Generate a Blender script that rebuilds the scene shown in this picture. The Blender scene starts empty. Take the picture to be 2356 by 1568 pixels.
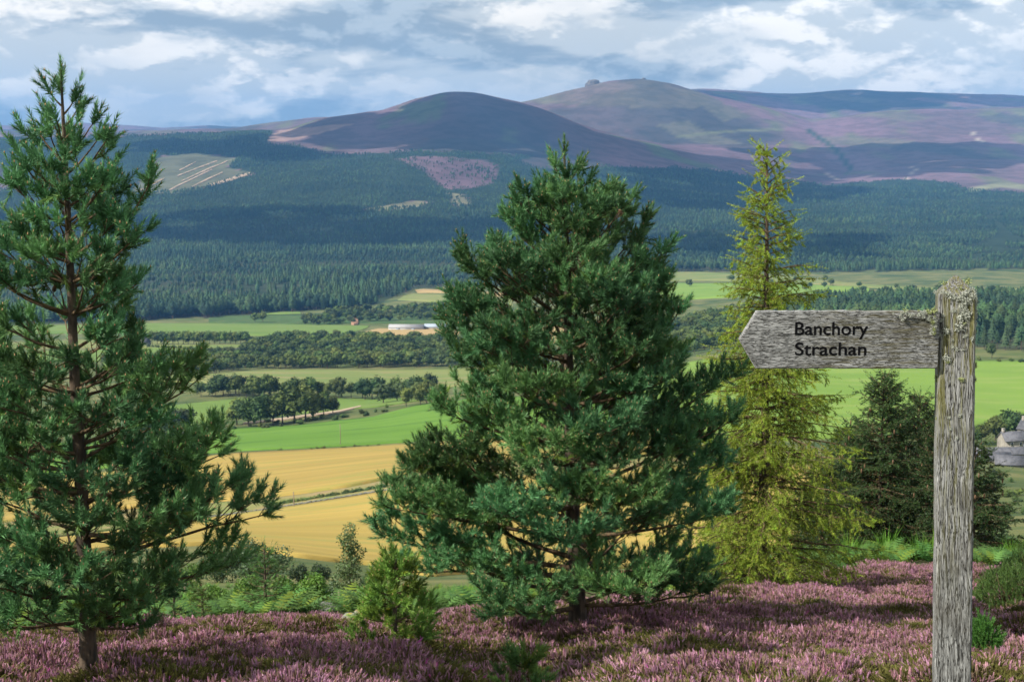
import bpy, math, random
import numpy as np
from mathutils import Vector, Matrix
R = math.radians
rng = np.random.default_rng(7)
random.seed(7)
SC = bpy.context.scene
COL = SC.collection

# ------------------------------------------------------------------ camera
F, UC, VC = 3421.0, 1178.0, 784.0          # focal length and centre of a 2356 x 1568 frame
PITCH = R(7.39)
CP, SP = math.cos(PITCH), math.sin(PITCH)
cam = bpy.data.cameras.new('camera'); camo = bpy.data.objects.new('camera', cam); COL.objects.link(camo)
cam.sensor_width = 36.0; cam.lens = 36.0 * F / 2356.0
camo.location = (0, 0, 0); camo.rotation_euler = (math.pi / 2 - PITCH, 0, 0)
cam.clip_start = 0.1; cam.clip_end = 60000
cam.dof.use_dof = True; cam.dof.focus_distance = 4.03; cam.dof.aperture_fstop = 22
SC.camera = camo

# ------------------------------------------------------------------ light
SUN = Vector((-0.84, -0.36, 0.72)).normalized()
sun = bpy.data.lights.new('sun', 'SUN'); suno = bpy.data.objects.new('sun', sun); COL.objects.link(suno)
sun.energy = 5.0; sun.angle = R(0.6); sun.color = (1.0, 0.95, 0.86)
suno.rotation_euler = (-SUN).to_track_quat('-Z', 'Y').to_euler()
SC.view_settings.view_transform = 'Standard'; SC.view_settings.look = 'None'
SC.view_settings.exposure = 0.50; SC.view_settings.gamma = 1.0
SC.cycles.use_denoising = True
SC.cycles.max_bounces = 6; SC.cycles.diffuse_bounces = 3; SC.cycles.glossy_bounces = 2
SC.cycles.transmission_bounces = 3; SC.cycles.transparent_max_bounces = 8; SC.cycles.volume_bounces = 0
SC.cycles.caustics_reflective = False; SC.cycles.caustics_refractive = False

# ------------------------------------------------------------------ node helpers
def nd(nt, typ, ins=None, **props):
    n = nt.nodes.new(typ)
    for k, v in props.items(): setattr(n, k, v)
    for k, v in (ins or {}).items():
        s = n.inputs[k]
        if isinstance(v, bpy.types.NodeSocket): nt.links.new(v, s)
        else: s.default_value = v
    return n
def mixc(nt, f, a, b, mode='MIX'):
    n = nt.nodes.new('ShaderNodeMix'); n.data_type = 'RGBA'; n.blend_type = mode
    for i, v in ((0, f), (6, a), (7, b)):
        if isinstance(v, bpy.types.NodeSocket): nt.links.new(v, n.inputs[i])
        else: n.inputs[i].default_value = v if i == 0 else (*v[:3], 1)
    return n.outputs[2]
def mth(nt, op, a, b=0.0, clamp=False):
    n = nt.nodes.new('ShaderNodeMath'); n.operation = op; n.use_clamp = clamp
    for i, v in ((0, a), (1, b)):
        if isinstance(v, bpy.types.NodeSocket): nt.links.new(v, n.inputs[i])
        else: n.inputs[i].default_value = v
    return n.outputs[0]
def ramp(nt, f, stops):
    n = nt.nodes.new('ShaderNodeMapRange'); n.interpolation_type = 'SMOOTHSTEP'
    nt.links.new(f, n.inputs[0]); n.inputs[1].default_value, n.inputs[2].default_value = stops
    return n.outputs[0]

# ------------------------------------------------------------------ world: broken cloud over a Nishita sky
W = bpy.data.worlds.new('World'); SC.world = W; W.use_nodes = True
nt = W.node_tree; nt.nodes.clear()
sky = nd(nt, 'ShaderNodeTexSky', sky_type='NISHITA', sun_disc=False, sun_elevation=math.asin(SUN.z), sun_rotation=math.atan2(SUN.x, SUN.y))
tc = nd(nt, 'ShaderNodeTexCoord')
def cloudnoise(off, scale, stretch, detail, rough, dist=0.0):
    mp = nd(nt, 'ShaderNodeMapping', {'Vector': tc.outputs['Generated'], 'Location': off, 'Scale': (1, 1, stretch)})
    return nd(nt, 'ShaderNodeTexNoise', {'Vector': mp.outputs[0], 'Scale': scale, 'Detail': detail, 'Roughness': rough, 'Distortion': dist}).outputs['Fac']
def billow(off, scale, stretch, octs=((1.0, 1.0), (2.1, .6), (4.4, .34), (9.3, .19), (19.0, .10))):
    out = None
    for k, (m_, w_) in enumerate(octs):
        mp = nd(nt, 'ShaderNodeMapping', {'Vector': tc.outputs['Generated'], 'Location': (off[0] + k * 1.7, off[1], off[2]), 'Scale': (1, 1, stretch)})
        n_ = nd(nt, 'ShaderNodeTexNoise', {'Vector': mp.outputs[0], 'Scale': scale * m_, 'Detail': 0.0}).outputs['Fac']
        b_ = mth(nt, 'MULTIPLY', mth(nt, 'ABSOLUTE', mth(nt, 'SUBTRACT', n_, .5)), 2 * w_); out = b_ if out is None else mth(nt, 'ADD', out, b_)
    return out
n1 = billow((3.1, 0.4, 0.0), 13.0, 2.1)
n1s = billow((3.1 - 0.005, 0.4, 0.026), 13.0, 2.1)
puff = ramp(nt, mth(nt, 'SUBTRACT', n1, n1s), (-0.15, 0.28))
patch = ramp(nt, cloudnoise((2.3, 8.1, 0.6), 6.0, 3.0, 6, 0.55, 0.2), (0.36, 0.60))
nb = cloudnoise((7.7, 2.2, 1.3), 6.0, 4.2, 8, 0.52, 0.2)
dark = ramp(nt, nb, (0.49, 0.58))
cl = mixc(nt, mth(nt, 'MULTIPLY', puff, mth(nt, 'MULTIPLY_ADD', patch, .75)), (7.1, 7.6, 7.8), (12.4, 11.8, 10.9))
cl.node.inputs[0].links[0].from_node.inputs[1].links[0].from_node.inputs[2].default_value = .25
under = mixc(nt, puff, (3.6, 4.5, 5.4), (5.7, 6.5, 7.1))
cl = mixc(nt, dark, cl, under)
skyc = mixc(nt, 0.93, sky.outputs[0], cl)
bg = nd(nt, 'ShaderNodeBackground', {'Color': skyc, 'Strength': 0.077})
nt.links.new(bg.outputs[0], nd(nt, 'ShaderNodeOutputWorld').inputs[0])

# ------------------------------------------------------------------ maths: pixels, noise, terrain
def ray(u, v):
    u = np.asarray(u, float); v = np.asarray(v, float)
    dv = (VC - v) / F; y = CP + dv * SP
    return (u - UC) / F / y, (-SP + dv * CP) / y           # x/y and z/y
def pix(x, y, z):
    dep = y * CP - z * SP
    return UC + F * x / dep, VC - F * (y * SP + z * CP) / dep
def hsh(i, j, s):
    h = (i.astype(np.int64) * 374761393 + j.astype(np.int64) * 668265263 + s * 974634533) & 0x7fffffff
    h = ((h ^ (h >> 13)) * 1274126177) & 0x7fffffff
    return ((h ^ (h >> 16)) & 0xffff) / 65535.0
def vnoise(x, y, s=0):
    xi, yi = np.floor(x), np.floor(y); fx, fy = x - xi, y - yi
    fx = fx * fx * (3 - 2 * fx); fy = fy * fy * (3 - 2 * fy)
    a, b, c, d = hsh(xi, yi, s), hsh(xi + 1, yi, s), hsh(xi, yi + 1, s), hsh(xi + 1, yi + 1, s)
    return (a + (b - a) * fx) * (1 - fy) + (c + (d - c) * fx) * fy
def fbm(x, y, o=4, s=0):
    r = 0; w = 0.5; t = 0
    for k in range(o): r = r + w * vnoise(x, y, s + k); t += w; x = x * 2.03 + 7.1; y = y * 2.03 + 3.7; w *= .5
    return r / t
def inpoly(u, v, P):
    r = np.zeros(np.shape(u), bool); n = len(P)
    for i in range(n):
        (x1, y1), (x2, y2) = P[i], P[(i + 1) % n]
        c = ((y1 > v) != (y2 > v)) & (u < (x2 - x1) * (v - y1) / (y2 - y1 + 1e-9) + x1); r ^= c
    return r

SLOPE, EYE = 0.228, 1.65
def plane_v(D):
    th = math.atan(EYE / D + SLOPE); return VC + F * math.tan(th - PITCH)
P14, P18, P22, P30 = (plane_v(d) for d in (14, 18, 22, 30))
R4L = [(-900, 310), (0, 305), (530, 299), (620, 284), (700, 272), (745, 268), (790, 270), (1000, 262), (1150, 245), (1200, 234), (1240, 224), (1290, 212), (1340, 202), (1365, 196), (1395, 188), (1430, 185), (1470, 184), (1490, 187), (1540, 195), (1580, 206), (1640, 222), (1720, 238), (1800, 255), (1870, 275), (1930, 268), (2000, 255), (2060, 251), (2356, 248), (3300, 252)]
KN = [
 (14, [(-900, P14 + 10), (0, P14 + 10), (400, P14), (3300, P14)]),
 (18, [(-900, 1470), (0, 1462), (300, 1450), (600, 1438), (1000, 1425), (1300, P18), (3300, P18)]),
 (22, [(-900, 1470), (0, 1455), (600, 1440), (1000, 1420), (1400, 1378), (1700, P22), (3300, P22)]),
 (30, [(-900, 1450), (0, 1435), (600, 1424), (1000, 1405), (1400, 1364), (1700, 1320), (1900, P30), (3300, P30)]),
 (45, [(-900, 1415), (0, 1405), (600, 1398), (1000, 1385), (1400, 1350), (1700, 1310), (2000, 1283), (2356, 1283), (3300, 1285)]),
 (80, [(-900, 1360), (0, 1350), (600, 1345), (1000, 1350), (1400, 1330), (1700, 1300), (2000, 1275), (2356, 1265), (3300, 1260)]),
 (140, [(-900, 1330), (0, 1312), (600, 1318), (1000, 1332), (1400, 1320), (1700, 1290), (2000, 1262), (2356, 1232), (3300, 1220)]),
 (240, [(-900, 1310), (0, 1275), (520, 1262), (690, 1284), (980, 1322), (1400, 1310), (1700, 1265), (2000, 1235), (2356, 1190), (3300, 1170)]),
 (340, [(-900, 1290), (0, 1230), (300, 1210), (610, 1172), (1000, 1110), (1400, 1078), (1700, 1070), (2000, 1078), (2356, 1115), (3300, 1110)]),
 (430, [(-900, 1200), (0, 1165), (300, 1135), (600, 1100), (900, 1066), (1400, 1038), (1700, 1020), (2000, 1015), (2356, 1060), (3300, 1050)]),
 (520, [(-900, 1165), (0, 1122), (380, 1065), (530, 1048), (900, 1025), (1300, 1000), (1700, 970), (2000, 965), (2356, 990), (3300, 980)]),
 (640, [(-900, 1045), (0, 1010), (400, 992), (600, 980), (860, 955), (1000, 930), (1300, 905), (1600, 898), (2000, 905), (2356, 915), (3300, 900)]),
 (780, [(-900, 955), (0, 935), (450, 920), (880, 917), (1300, 880), (1600, 850), (2000, 842), (2356, 842), (3300, 840)]),
 (900, [(-900, 895), (0, 885), (500, 872), (1000, 886), (1400, 860), (1700, 815), (2000, 802), (2356, 800), (3300, 800)]),
 (1050, [(-900, 860), (0, 855), (560, 852), (1000, 846), (1400, 820), (1700, 785), (2000, 768), (2356, 762), (3300, 760)]),
 (1250, [(-900, 808), (0, 805), (560, 800), (1000, 795), (1400, 772), (1700, 745), (2356, 732), (3300, 732)]),
 (1450, [(-900, 778), (0, 775), (600, 770), (1000, 768), (1400, 742), (1700, 715), (2000, 708), (2356, 706), (3300, 705)]),
 (1700, [(-900, 748), (0, 745), (350, 742), (850, 745), (1040, 746), (1400, 715), (1700, 690), (2356, 684), (3300, 684)]),
 (2000, [(-900, 722), (0, 720), (500, 718), (700, 708), (1000, 688), (1400, 672), (1700, 662), (2356, 660), (3300, 660)]),
 (2400, [(-900, 662), (0, 662), (500, 660), (1000, 655), (1400, 640), (1700, 632), (2356, 630), (3300, 630)]),
 (2900, [(-900, 610), (0, 610), (500, 610), (1000, 608), (1400, 602), (1700, 600), (2356, 600), (3300, 600)]),
 (3500, [(-900, 555), (0, 555), (500, 555), (1000, 555), (1400, 556), (1700, 558), (2356, 556), (3300, 556)]),
 (4200, [(-900, 490), (0, 490), (500, 488), (900, 480), (1000, 484), (1100, 490), (1400, 498), (1700, 505), (2356, 505), (3300, 505)]),
 (5000, [(-900, 425), (0, 422), (500, 410), (800, 380), (900, 376), (1000, 385), (1100, 405), (1400, 432), (1700, 462), (2356, 460), (3300, 460)]),
 (5800, [(-900, 365), (0, 360), (300, 352), (600, 338), (745, 340), (900, 335), (1050, 322), (1300, 350), (1550, 395), (1700, 420), (1900, 432), (2100, 420), (2356, 425), (3300, 425)]),
 (6800, [(-900, 325), (0, 318), (280, 311), (530, 300), (600, 297), (625, 300), (660, 296), (700, 282), (745, 269), (810, 261), (870, 254), (900, 244), (960, 223), (1010, 212), (1050, 209), (1100, 214), (1200, 235), (1300, 270), (1370, 297), (1500, 330), (1560, 345), (1700, 375), (1830, 398), (1930, 405), (2050, 385), (2200, 372), (2356, 378), (3300, 380)]),
 (7600, [(-900, 335), (0, 330), (620, 315), (745, 292), (1050, 262), (1200, 290), (1300, 318), (1550, 330), (1700, 335), (1860, 338), (1920, 352), (1980, 335), (2100, 325), (2356, 322), (3300, 322)]),
 (8800, R4L),
 (9800, [(u, v + 14) for u, v in R4L]),
 (11500, [(-900, 305), (0, 300), (560, 300), (1200, 255), (1500, 215), (1580, 206), (1640, 204), (1720, 210), (1800, 217), (1850, 215), (1950, 208), (2100, 210), (2356, 221), (3300, 250)]),
 (13000, [(-900, 310), (560, 312), (1200, 270), (1640, 222), (2356, 240), (3300, 265)]),
 (14500, [(-900, 292), (0, 288), (100, 283), (200, 284), (300, 290), (370, 296), (480, 289), (560, 292), (700, 298), (3300, 300)]),
 (17000, [(-900, 330), (3300, 330)]),
]
AG = np.linspace(-0.75, 0.75, 901)
def smooth(y, sig):
    k = np.exp(-0.5 * (np.arange(-30, 31) / sig) ** 2); k /= k.sum()
    return np.convolve(np.pad(y, 30, 'edge'), k, 'valid')
TT = []
for D_, pl in KN:
    us = np.arange(-900, 3301, 4.0); vs = np.interp(us, [p[0] for p in pl], [p[1] for p in pl])
    vs = smooth(vs, 2.5 if D_ in (6800, 8800, 11500, 14500) else 14)
    a_, t_ = ray(us, vs); TT.append(np.interp(AG, a_, t_))
TT = np.array(TT); LK = np.log([k[0] for k in KN])
HK = np.diff(LK)[:, None]; DK = np.diff(TT, axis=0) / HK
MS = np.zeros_like(TT)
w1 = 2 * HK[1:] + HK[:-1]; w2 = HK[1:] + 2 * HK[:-1]
ok = DK[1:] * DK[:-1] > 0
with np.errstate(divide='ignore', invalid='ignore'):
    MS[1:-1] = np.where(ok, (w1 + w2) / (w1 / DK[:-1] + w2 / DK[1:]), 0)
MS[0], MS[-1] = DK[0], DK[-1]
def Z0(x, y):
    x = np.asarray(x, float); y = np.asarray(y, float); x, y = np.broadcast_arrays(x, y)
    ys = np.maximum(y, 14.0); a = np.clip(x / ys, -0.749, 0.749); L = np.minimum(np.log(ys), LK[-1] - 1e-6)
    fi = (a + 0.75) / 1.5 * 900; i = np.floor(fi).astype(int); f = fi - i
    k = np.clip(np.searchsorted(LK, L, 'right') - 1, 0, len(LK) - 2)
    g = lambda M, kk: M[kk, i] * (1 - f) + M[kk, i + 1] * f
    h = np.diff(LK)[k]; s = (L - LK[k]) / h
    t = (2*s**3 - 3*s**2 + 1) * g(TT, k) + (s**3 - 2*s**2 + s) * h * g(MS, k) + (-2*s**3 + 3*s**2) * g(TT, k + 1) + (s**3 - s**2) * h * g(MS, k + 1)
    zf = t * ys
    return np.where(y < 14, zf + SLOPE * (14 - y), zf)
def Z(x, y):
    x = np.asarray(x, float); y = np.asarray(y, float)
    z = Z0(x, y)
    near = np.clip((60 - y) / 40, 0, 1)
    z = z + near * ((fbm(x * 0.55, y * 0.55, 3, 11) - .5) * 0.50 + (fbm(x * 1.9, y * 1.9, 2, 5) - .5) * 0.26)
    far = np.clip((y - 4500) / 2500, 0, 1)
    z = z + far * (fbm(x / 420, y / 420, 4, 21) - .5) * 34 + np.clip((y - 60) / 300, 0, 1) * (1 - far) * (fbm(x / 90, y / 90, 3, 31) - .5) * 2.0
    return z
DGR = np.exp(np.linspace(math.log(9.0), math.log(16500), 1500))
def T(u, v, dmin=9.0, f=Z):
    a, t = ray(u, v); a = float(a); t = float(t)
    D = DGR[DGR >= dmin]; e = f(a * D, D) - t * D
    i = int(np.argmax(e > 0))
    if i == 0: D0 = D[0] if e[0] > 0 else D[-1]
    else: D0 = D[i - 1] + (D[i] - D[i - 1]) * (-e[i - 1]) / (e[i] - e[i - 1])
    return np.array([a * D0, D0, float(f(a * D0, D0))])
def onground(u, D):
    """ground point at pixel column u and distance D"""
    x = (u - UC) / F * D
    for _ in range(3):
        z = float(Z(x, D)); x = (u - UC) / F * (D * CP - z * SP)
    return np.array([x, D, float(Z(x, D))])

# ------------------------------------------------------------------ mesh helpers
def mesh_from(name, V, Fs, mats=(), smooth=False, tint=None, midx=None):
    me = bpy.data.meshes.new(name); V = np.asarray(V, np.float32).reshape(-1, 3)
    me.vertices.add(len(V)); me.vertices.foreach_set('co', V.ravel())
    groups = Fs if isinstance(Fs, list) else [Fs]
    groups = [np.asarray(g, np.int32) for g in groups if len(g)]
    tot = np.concatenate([np.full(len(g), g.shape[1], np.int32) for g in groups]); vi = np.concatenate([g.ravel() for g in groups])
    me.loops.add(len(vi)); me.loops.foreach_set('vertex_index', vi)
    me.polygons.add(len(tot)); st = np.zeros(len(tot), np.int32); st[1:] = np.cumsum(tot)[:-1]
    me.polygons.foreach_set('loop_start', st)
    if midx is not None: me.polygons.foreach_set('material_index', np.asarray(midx, np.int32))
    if smooth: me.polygons.foreach_set('use_smooth', np.ones(len(tot), bool))
    if tint is not None:
        ca = me.color_attributes.new('tint', 'FLOAT_COLOR', 'POINT')
        c = np.ones((len(V), 4), np.float32); c[:, :3] = tint; ca.data.foreach_set('color', c.ravel())
    me.update(calc_edges=True); me.validate()
    for m in mats if isinstance(mats, (list, tuple)) else [mats]: me.materials.append(m)
    return me
def ob(name, data, parent=None, loc=None, label=None, cat=None, group=None, kind=None, rotz=None):
    o = bpy.data.objects.new(name, data); COL.objects.link(o)
    if parent is not None: o.parent = parent
    if loc is not None: o.location = tuple(float(q) for q in loc)
    if rotz is not None: o.rotation_euler = (0, 0, rotz)
    tag(o, label, cat, group, kind); return o
def tag(o, label=None, cat=None, group=None, kind=None):
    if label: o['label'] = label
    if cat: o['category'] = cat
    if group: o['group'] = group
    if kind: o['kind'] = kind
def tubes(polys, sides=5):
    Vs, Fq = [], []; off = 0
    ang = np.arange(sides) * 2 * math.pi / sides; ca, sa = np.cos(ang), np.sin(ang)
    for P, r in polys:
        P = np.asarray(P, float); r = np.broadcast_to(np.asarray(r, float), (len(P),))
        t = np.gradient(P, axis=0); t /= np.linalg.norm(t, axis=1, keepdims=True) + 1e-9
        ref = np.array([0.31, 0.17, 0.93]) if abs(t[0, 2]) < 0.8 else np.array([0.95, 0.2, 0.1])
        s = np.cross(t, ref); s /= np.linalg.norm(s, axis=1, keepdims=True) + 1e-9; b = np.cross(t, s)
        ring = P[:, None] + r[:, None, None] * (s[:, None] * ca[None, :, None] + b[:, None] * sa[None, :, None])
        n = len(P); Vs.append(ring.reshape(-1, 3))
        i = np.arange(n - 1)[:, None] * sides; j = np.arange(sides)[None]; jn = (j + 1) % sides
        Fq.append(np.stack([off + i + j, off + i + jn, off + i + sides + jn, off + i + sides + j], -1).reshape(-1, 4))
        off += n * sides
    return np.concatenate(Vs), np.concatenate(Fq)
def ico(sub):
    import bmesh
    bm = bmesh.new(); bmesh.ops.create_icosphere(bm, subdivisions=sub, radius=1)
    V = np.array([v.co[:] for v in bm.verts]); Fc = np.array([[v.index for v in f.verts] for f in bm.faces]); bm.free(); return V, Fc
def boxes(lst):
    """axis boxes (x0,x1,y0,y1,z0,z1)"""
    Vs, Fs = [], []
    q = np.array([[0, 1, 3, 2], [4, 6, 7, 5], [0, 4, 5, 1], [2, 3, 7, 6], [0, 2, 6, 4], [1, 5, 7, 3]])
    for k, (x0, x1, y0, y1, z0, z1) in enumerate(lst):
        Vs += [(x, y, z) for x in (x0, x1) for y in (y0, y1) for z in (z0, z1)]; Fs.append(q + 8 * k)
    return np.array(Vs), np.concatenate(Fs)

# ------------------------------------------------------------------ materials
def mat(name, col, col2=None, scale=1.0, stretch=(1, 1, 1), rough=0.85, spec=0.2, tint=False, bump=None, transl=0.0, rnd=0.0, lo=0.4, hi=0.62, detail=5, col3=None, scale3=1.0, lo3=.5, hi3=.65, stand=0, tram=0):
    m = bpy.data.materials.new(name); m.use_nodes = True; nt = m.node_tree; nt.nodes.clear()
    tcn = nd(nt, 'ShaderNodeTexCoord'); mp = nd(nt, 'ShaderNodeMapping', {'Vector': tcn.outputs['Object'], 'Scale': stretch})
    c = nd(nt, 'ShaderNodeRGB'); c.outputs[0].default_value = (*col, 1); c = c.outputs[0]
    if col2 is not None:
        n = nd(nt, 'ShaderNodeTexNoise', {'Vector': mp.outputs[0], 'Scale': scale, 'Detail': detail, 'Roughness': 0.6})
        c = mixc(nt, ramp(nt, n.outputs['Fac'], (lo, hi)), c, col2)
    if col3 is not None:
        n = nd(nt, 'ShaderNodeTexNoise', {'Vector': mp.outputs[0], 'Scale': scale3, 'Detail': detail, 'Roughness': 0.6})
        c = mixc(nt, ramp(nt, n.outputs['Fac'], (lo3, hi3)), c, col3)
    if tint:
        at = nd(nt, 'ShaderNodeAttribute', attribute_name='tint'); c = mixc(nt, 1.0, c, at.outputs['Color'], 'MULTIPLY')
    if rnd:
        oi = nd(nt, 'ShaderNodeObjectInfo'); mr = nd(nt, 'ShaderNodeMapRange', {0: oi.outputs['Random'], 3: 1 - rnd, 4: 1 + rnd})
        hs = nd(nt, 'ShaderNodeHueSaturation', {'Color': c, 'Value': mr.outputs[0]})
        mh = nd(nt, 'ShaderNodeMapRange', {0: mth(nt, 'FRACT', mth(nt, 'MULTIPLY', oi.outputs['Random'], 7.31)), 3: 0.5 - rnd * 0.08, 4: 0.5 + rnd * 0.08})
        nt.links.new(mh.outputs[0], hs.inputs['Hue']); c = hs.outputs[0]
    if tram:
        wv = nd(nt, 'ShaderNodeTexWave', {'Vector': tcn.outputs['Object'], 'Scale': tram, 'Distortion': 5.0, 'Detail': 2.0, 'Detail Scale': .4}, wave_type='BANDS', bands_direction='Y')
        c = mixc(nt, mth(nt, 'MULTIPLY', ramp(nt, wv.outputs['Fac'], (.72, .98)), .18), c, mixc(nt, 1.0, c, (.62, .70, .62), 'MULTIPLY'))
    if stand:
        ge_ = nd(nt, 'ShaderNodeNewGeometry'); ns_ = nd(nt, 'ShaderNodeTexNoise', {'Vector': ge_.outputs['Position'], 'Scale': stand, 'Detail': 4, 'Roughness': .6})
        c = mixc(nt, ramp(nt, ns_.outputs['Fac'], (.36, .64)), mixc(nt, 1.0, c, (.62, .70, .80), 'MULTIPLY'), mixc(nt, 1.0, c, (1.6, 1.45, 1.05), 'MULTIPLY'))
    p = nd(nt, 'ShaderNodeBsdfPrincipled', {'Base Color': c, 'Roughness': rough, 'Specular IOR Level': spec})
    if bump:
        nb_ = nd(nt, 'ShaderNodeTexNoise', {'Vector': mp.outputs[0], 'Scale': bump[0], 'Detail': 6, 'Roughness': 0.65})
        b = nd(nt, 'ShaderNodeBump', {'Height': nb_.outputs['Fac'], 'Strength': bump[1], 'Distance': bump[2]}); nt.links.new(b.outputs[0], p.inputs['Normal'])
    sh = p.outputs[0]
    if transl:
        t = nd(nt, 'ShaderNodeBsdfTranslucent', {'Color': c}); mx = nd(nt, 'ShaderNodeMixShader', {0: transl, 1: sh, 2: t.outputs[0]}); sh = mx.outputs[0]
    nt.links.new(sh, nd(nt, 'ShaderNodeOutputMaterial').inputs[0]); return m

M = {}
M['moor'] = mat('moor_soil', (0.05, 0.045, 0.022), (0.075, 0.085, 0.03), 1.2, rough=.95, bump=(9, .6, .05))
M['rough'] = mat('rough_pasture', (0.085, 0.115, 0.032), (0.17, 0.165, 0.06), 0.03, rough=.95, tint=True, col3=(0.04, 0.075, 0.022), scale3=0.012, bump=(0.7, .8, .5))
M['needle'] = mat('pine_needle', (1, 1, 1), tint=True, rough=.45, spec=.25, transl=.16)
M['larch'] = mat('larch_needle', (1, 1, 1), tint=True, rough=.5, spec=.25, transl=.3)
M['bark'] = mat('pine_bark', (0.12, 0.088, 0.062), (0.045, 0.035, 0.028), 14, stretch=(1, 1, .35), bump=(22, .8, .02))
M['limb'] = mat('limb_bark', (0.15, 0.10, 0.055), (0.07, 0.05, 0.03), 18, bump=(25, .6, .01))
M['bud'] = mat('pine_bud', (0.50, 0.27, 0.15), rough=.6)
M['cone'] = mat('cone_scale', (0.20, 0.12, 0.07), (0.12, 0.07, 0.04), 30)
M['leaf'] = mat('leaf', (1, 1, 1), tint=True, rough=.5, spec=.3, transl=.25)
M['heather'] = mat('heather', (1, 1, 1), tint=True, rough=.9, spec=.05, transl=.12, rnd=.30)
M['fern'] = mat('bracken_frond', (0.085, 0.175, 0.04), tint=True, rough=.6, transl=.25, rnd=.25)
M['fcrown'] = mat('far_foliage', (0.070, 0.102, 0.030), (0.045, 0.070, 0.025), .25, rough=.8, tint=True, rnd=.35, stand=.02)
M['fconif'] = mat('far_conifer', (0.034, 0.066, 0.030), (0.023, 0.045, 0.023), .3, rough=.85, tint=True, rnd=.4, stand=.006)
M['ftrunk'] = mat('far_trunk', (0.10, 0.075, 0.055), rough=.9)
M['stone'] = mat('field_stone', (0.22, 0.21, 0.19), (0.10, 0.10, 0.085), 5, bump=(12, .7, .03), rnd=.2)
M['slate'] = mat('slate_roof', (0.135, 0.135, 0.15), (0.09, 0.09, 0.10), 1.2, rough=.6, rnd=.05)
M['granite'] = mat('granite_wall', (0.36, 0.33, 0.28), (0.26, 0.235, 0.20), .9)
M['glass'] = mat('window_glass', (0.03, 0.035, 0.04), rough=.15, spec=.6)
M['paint'] = mat('white_paint', (0.78, 0.78, 0.76), rough=.5)
M['tin'] = mat('barn_roof_sheet', (0.36, 0.355, 0.35), (0.29, 0.28, 0.275), .08, rough=.6)
M['tinblue'] = mat('blue_roof_sheet', (0.33, 0.38, 0.44), (0.28, 0.32, 0.37), .08, rough=.55)
M['concrete'] = mat('barn_wall', (0.55, 0.55, 0.54), (0.42, 0.42, 0.42), .15)
M['red'] = mat('red_paint', (0.42, 0.06, 0.07), rough=.5)
M['poletimber'] = mat('pole_timber', (0.24, 0.19, 0.13), rough=.9)
M['earth'] = mat('bare_earth', (0.36, 0.20, 0.12), (0.25, 0.15, 0.09), .2)
M['tor'] = mat('tor_granite', (0.20, 0.175, 0.155), (0.12, 0.105, 0.10), .05, bump=(.09, 1, 6))
M['cloud'] = mat('cloud_vapour', (0.85, 0.86, 0.88), rough=1, spec=0)

def field_mat(name, c1, c2, c3, s1, s2, stretch=(1, 1, 1), tram=0):
    return mat(name, c1, c2, s1, stretch=stretch, rough=.9, spec=.1, col3=c3, scale3=s2, bump=(1.2, .5, .25), tram=tram)
M['wheat'] = field_mat('ripe_wheat', (0.3995, 0.2841, 0.0754), (0.3313, 0.2427, 0.0643), (0.3021, 0.2582, 0.0686), .06, .14, (.12, 1.9, 1), tram=.022)
M['wheat2'] = field_mat('ripe_barley', (0.3898, 0.2737, 0.0754), (0.3264, 0.2324, 0.0643), (0.2777, 0.2479, 0.0643), .055, .13, (.12, 1.9, 1), tram=.022)
M['grass1'] = field_mat('lush_grass', (0.1063, 0.2079, 0.0277), (0.1247, 0.2310, 0.0351), (0.0832, 0.1709, 0.0259), .02, .06, (.3, 1.4, 1), tram=.012)
M['grass2'] = field_mat('bright_grass', (0.1747, 0.2752, 0.0454), (0.1529, 0.2490, 0.0419), (0.2053, 0.2839, 0.0612), .02, .05, (.5, 1.2, 1))
M['grass3'] = field_mat('pale_pasture', (0.2016, 0.2226, 0.0714), (0.1596, 0.2058, 0.0588), (0.2436, 0.2268, 0.0924), .012, .03, (.5, 1.2, 1))
M['grass4'] = field_mat('valley_grass', (0.1386, 0.2142, 0.0462), (0.1596, 0.2184, 0.0571), (0.1176, 0.1890, 0.0378), .01, .03, (.5, 1.2, 1))
M['stubble'] = field_mat('pale_stubble', (0.4200, 0.2898, 0.1344), (0.3780, 0.2688, 0.1176), (0.3528, 0.2688, 0.1176), .02, .05, (.4, 1.4, 1))
M['brackenbank'] = field_mat('bracken_bank', (0.07, 0.125, 0.035), (0.05, 0.095, 0.03), (0.12, 0.14, 0.05), .06, .12)
M['strip'] = field_mat('dry_verge', (0.2520, 0.2100, 0.0840), (0.1680, 0.2016, 0.0588), (0.2856, 0.2142, 0.1008), .05, .12)
M['brash'] = mat('felled_brash', (0.42, 0.30, 0.20), (0.20, 0.17, 0.10), .05, lo=.45, hi=.62)
M['track'] = mat('sandy_track', (0.42, 0.32, 0.22), (0.36, 0.27, 0.18), .1)

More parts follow.
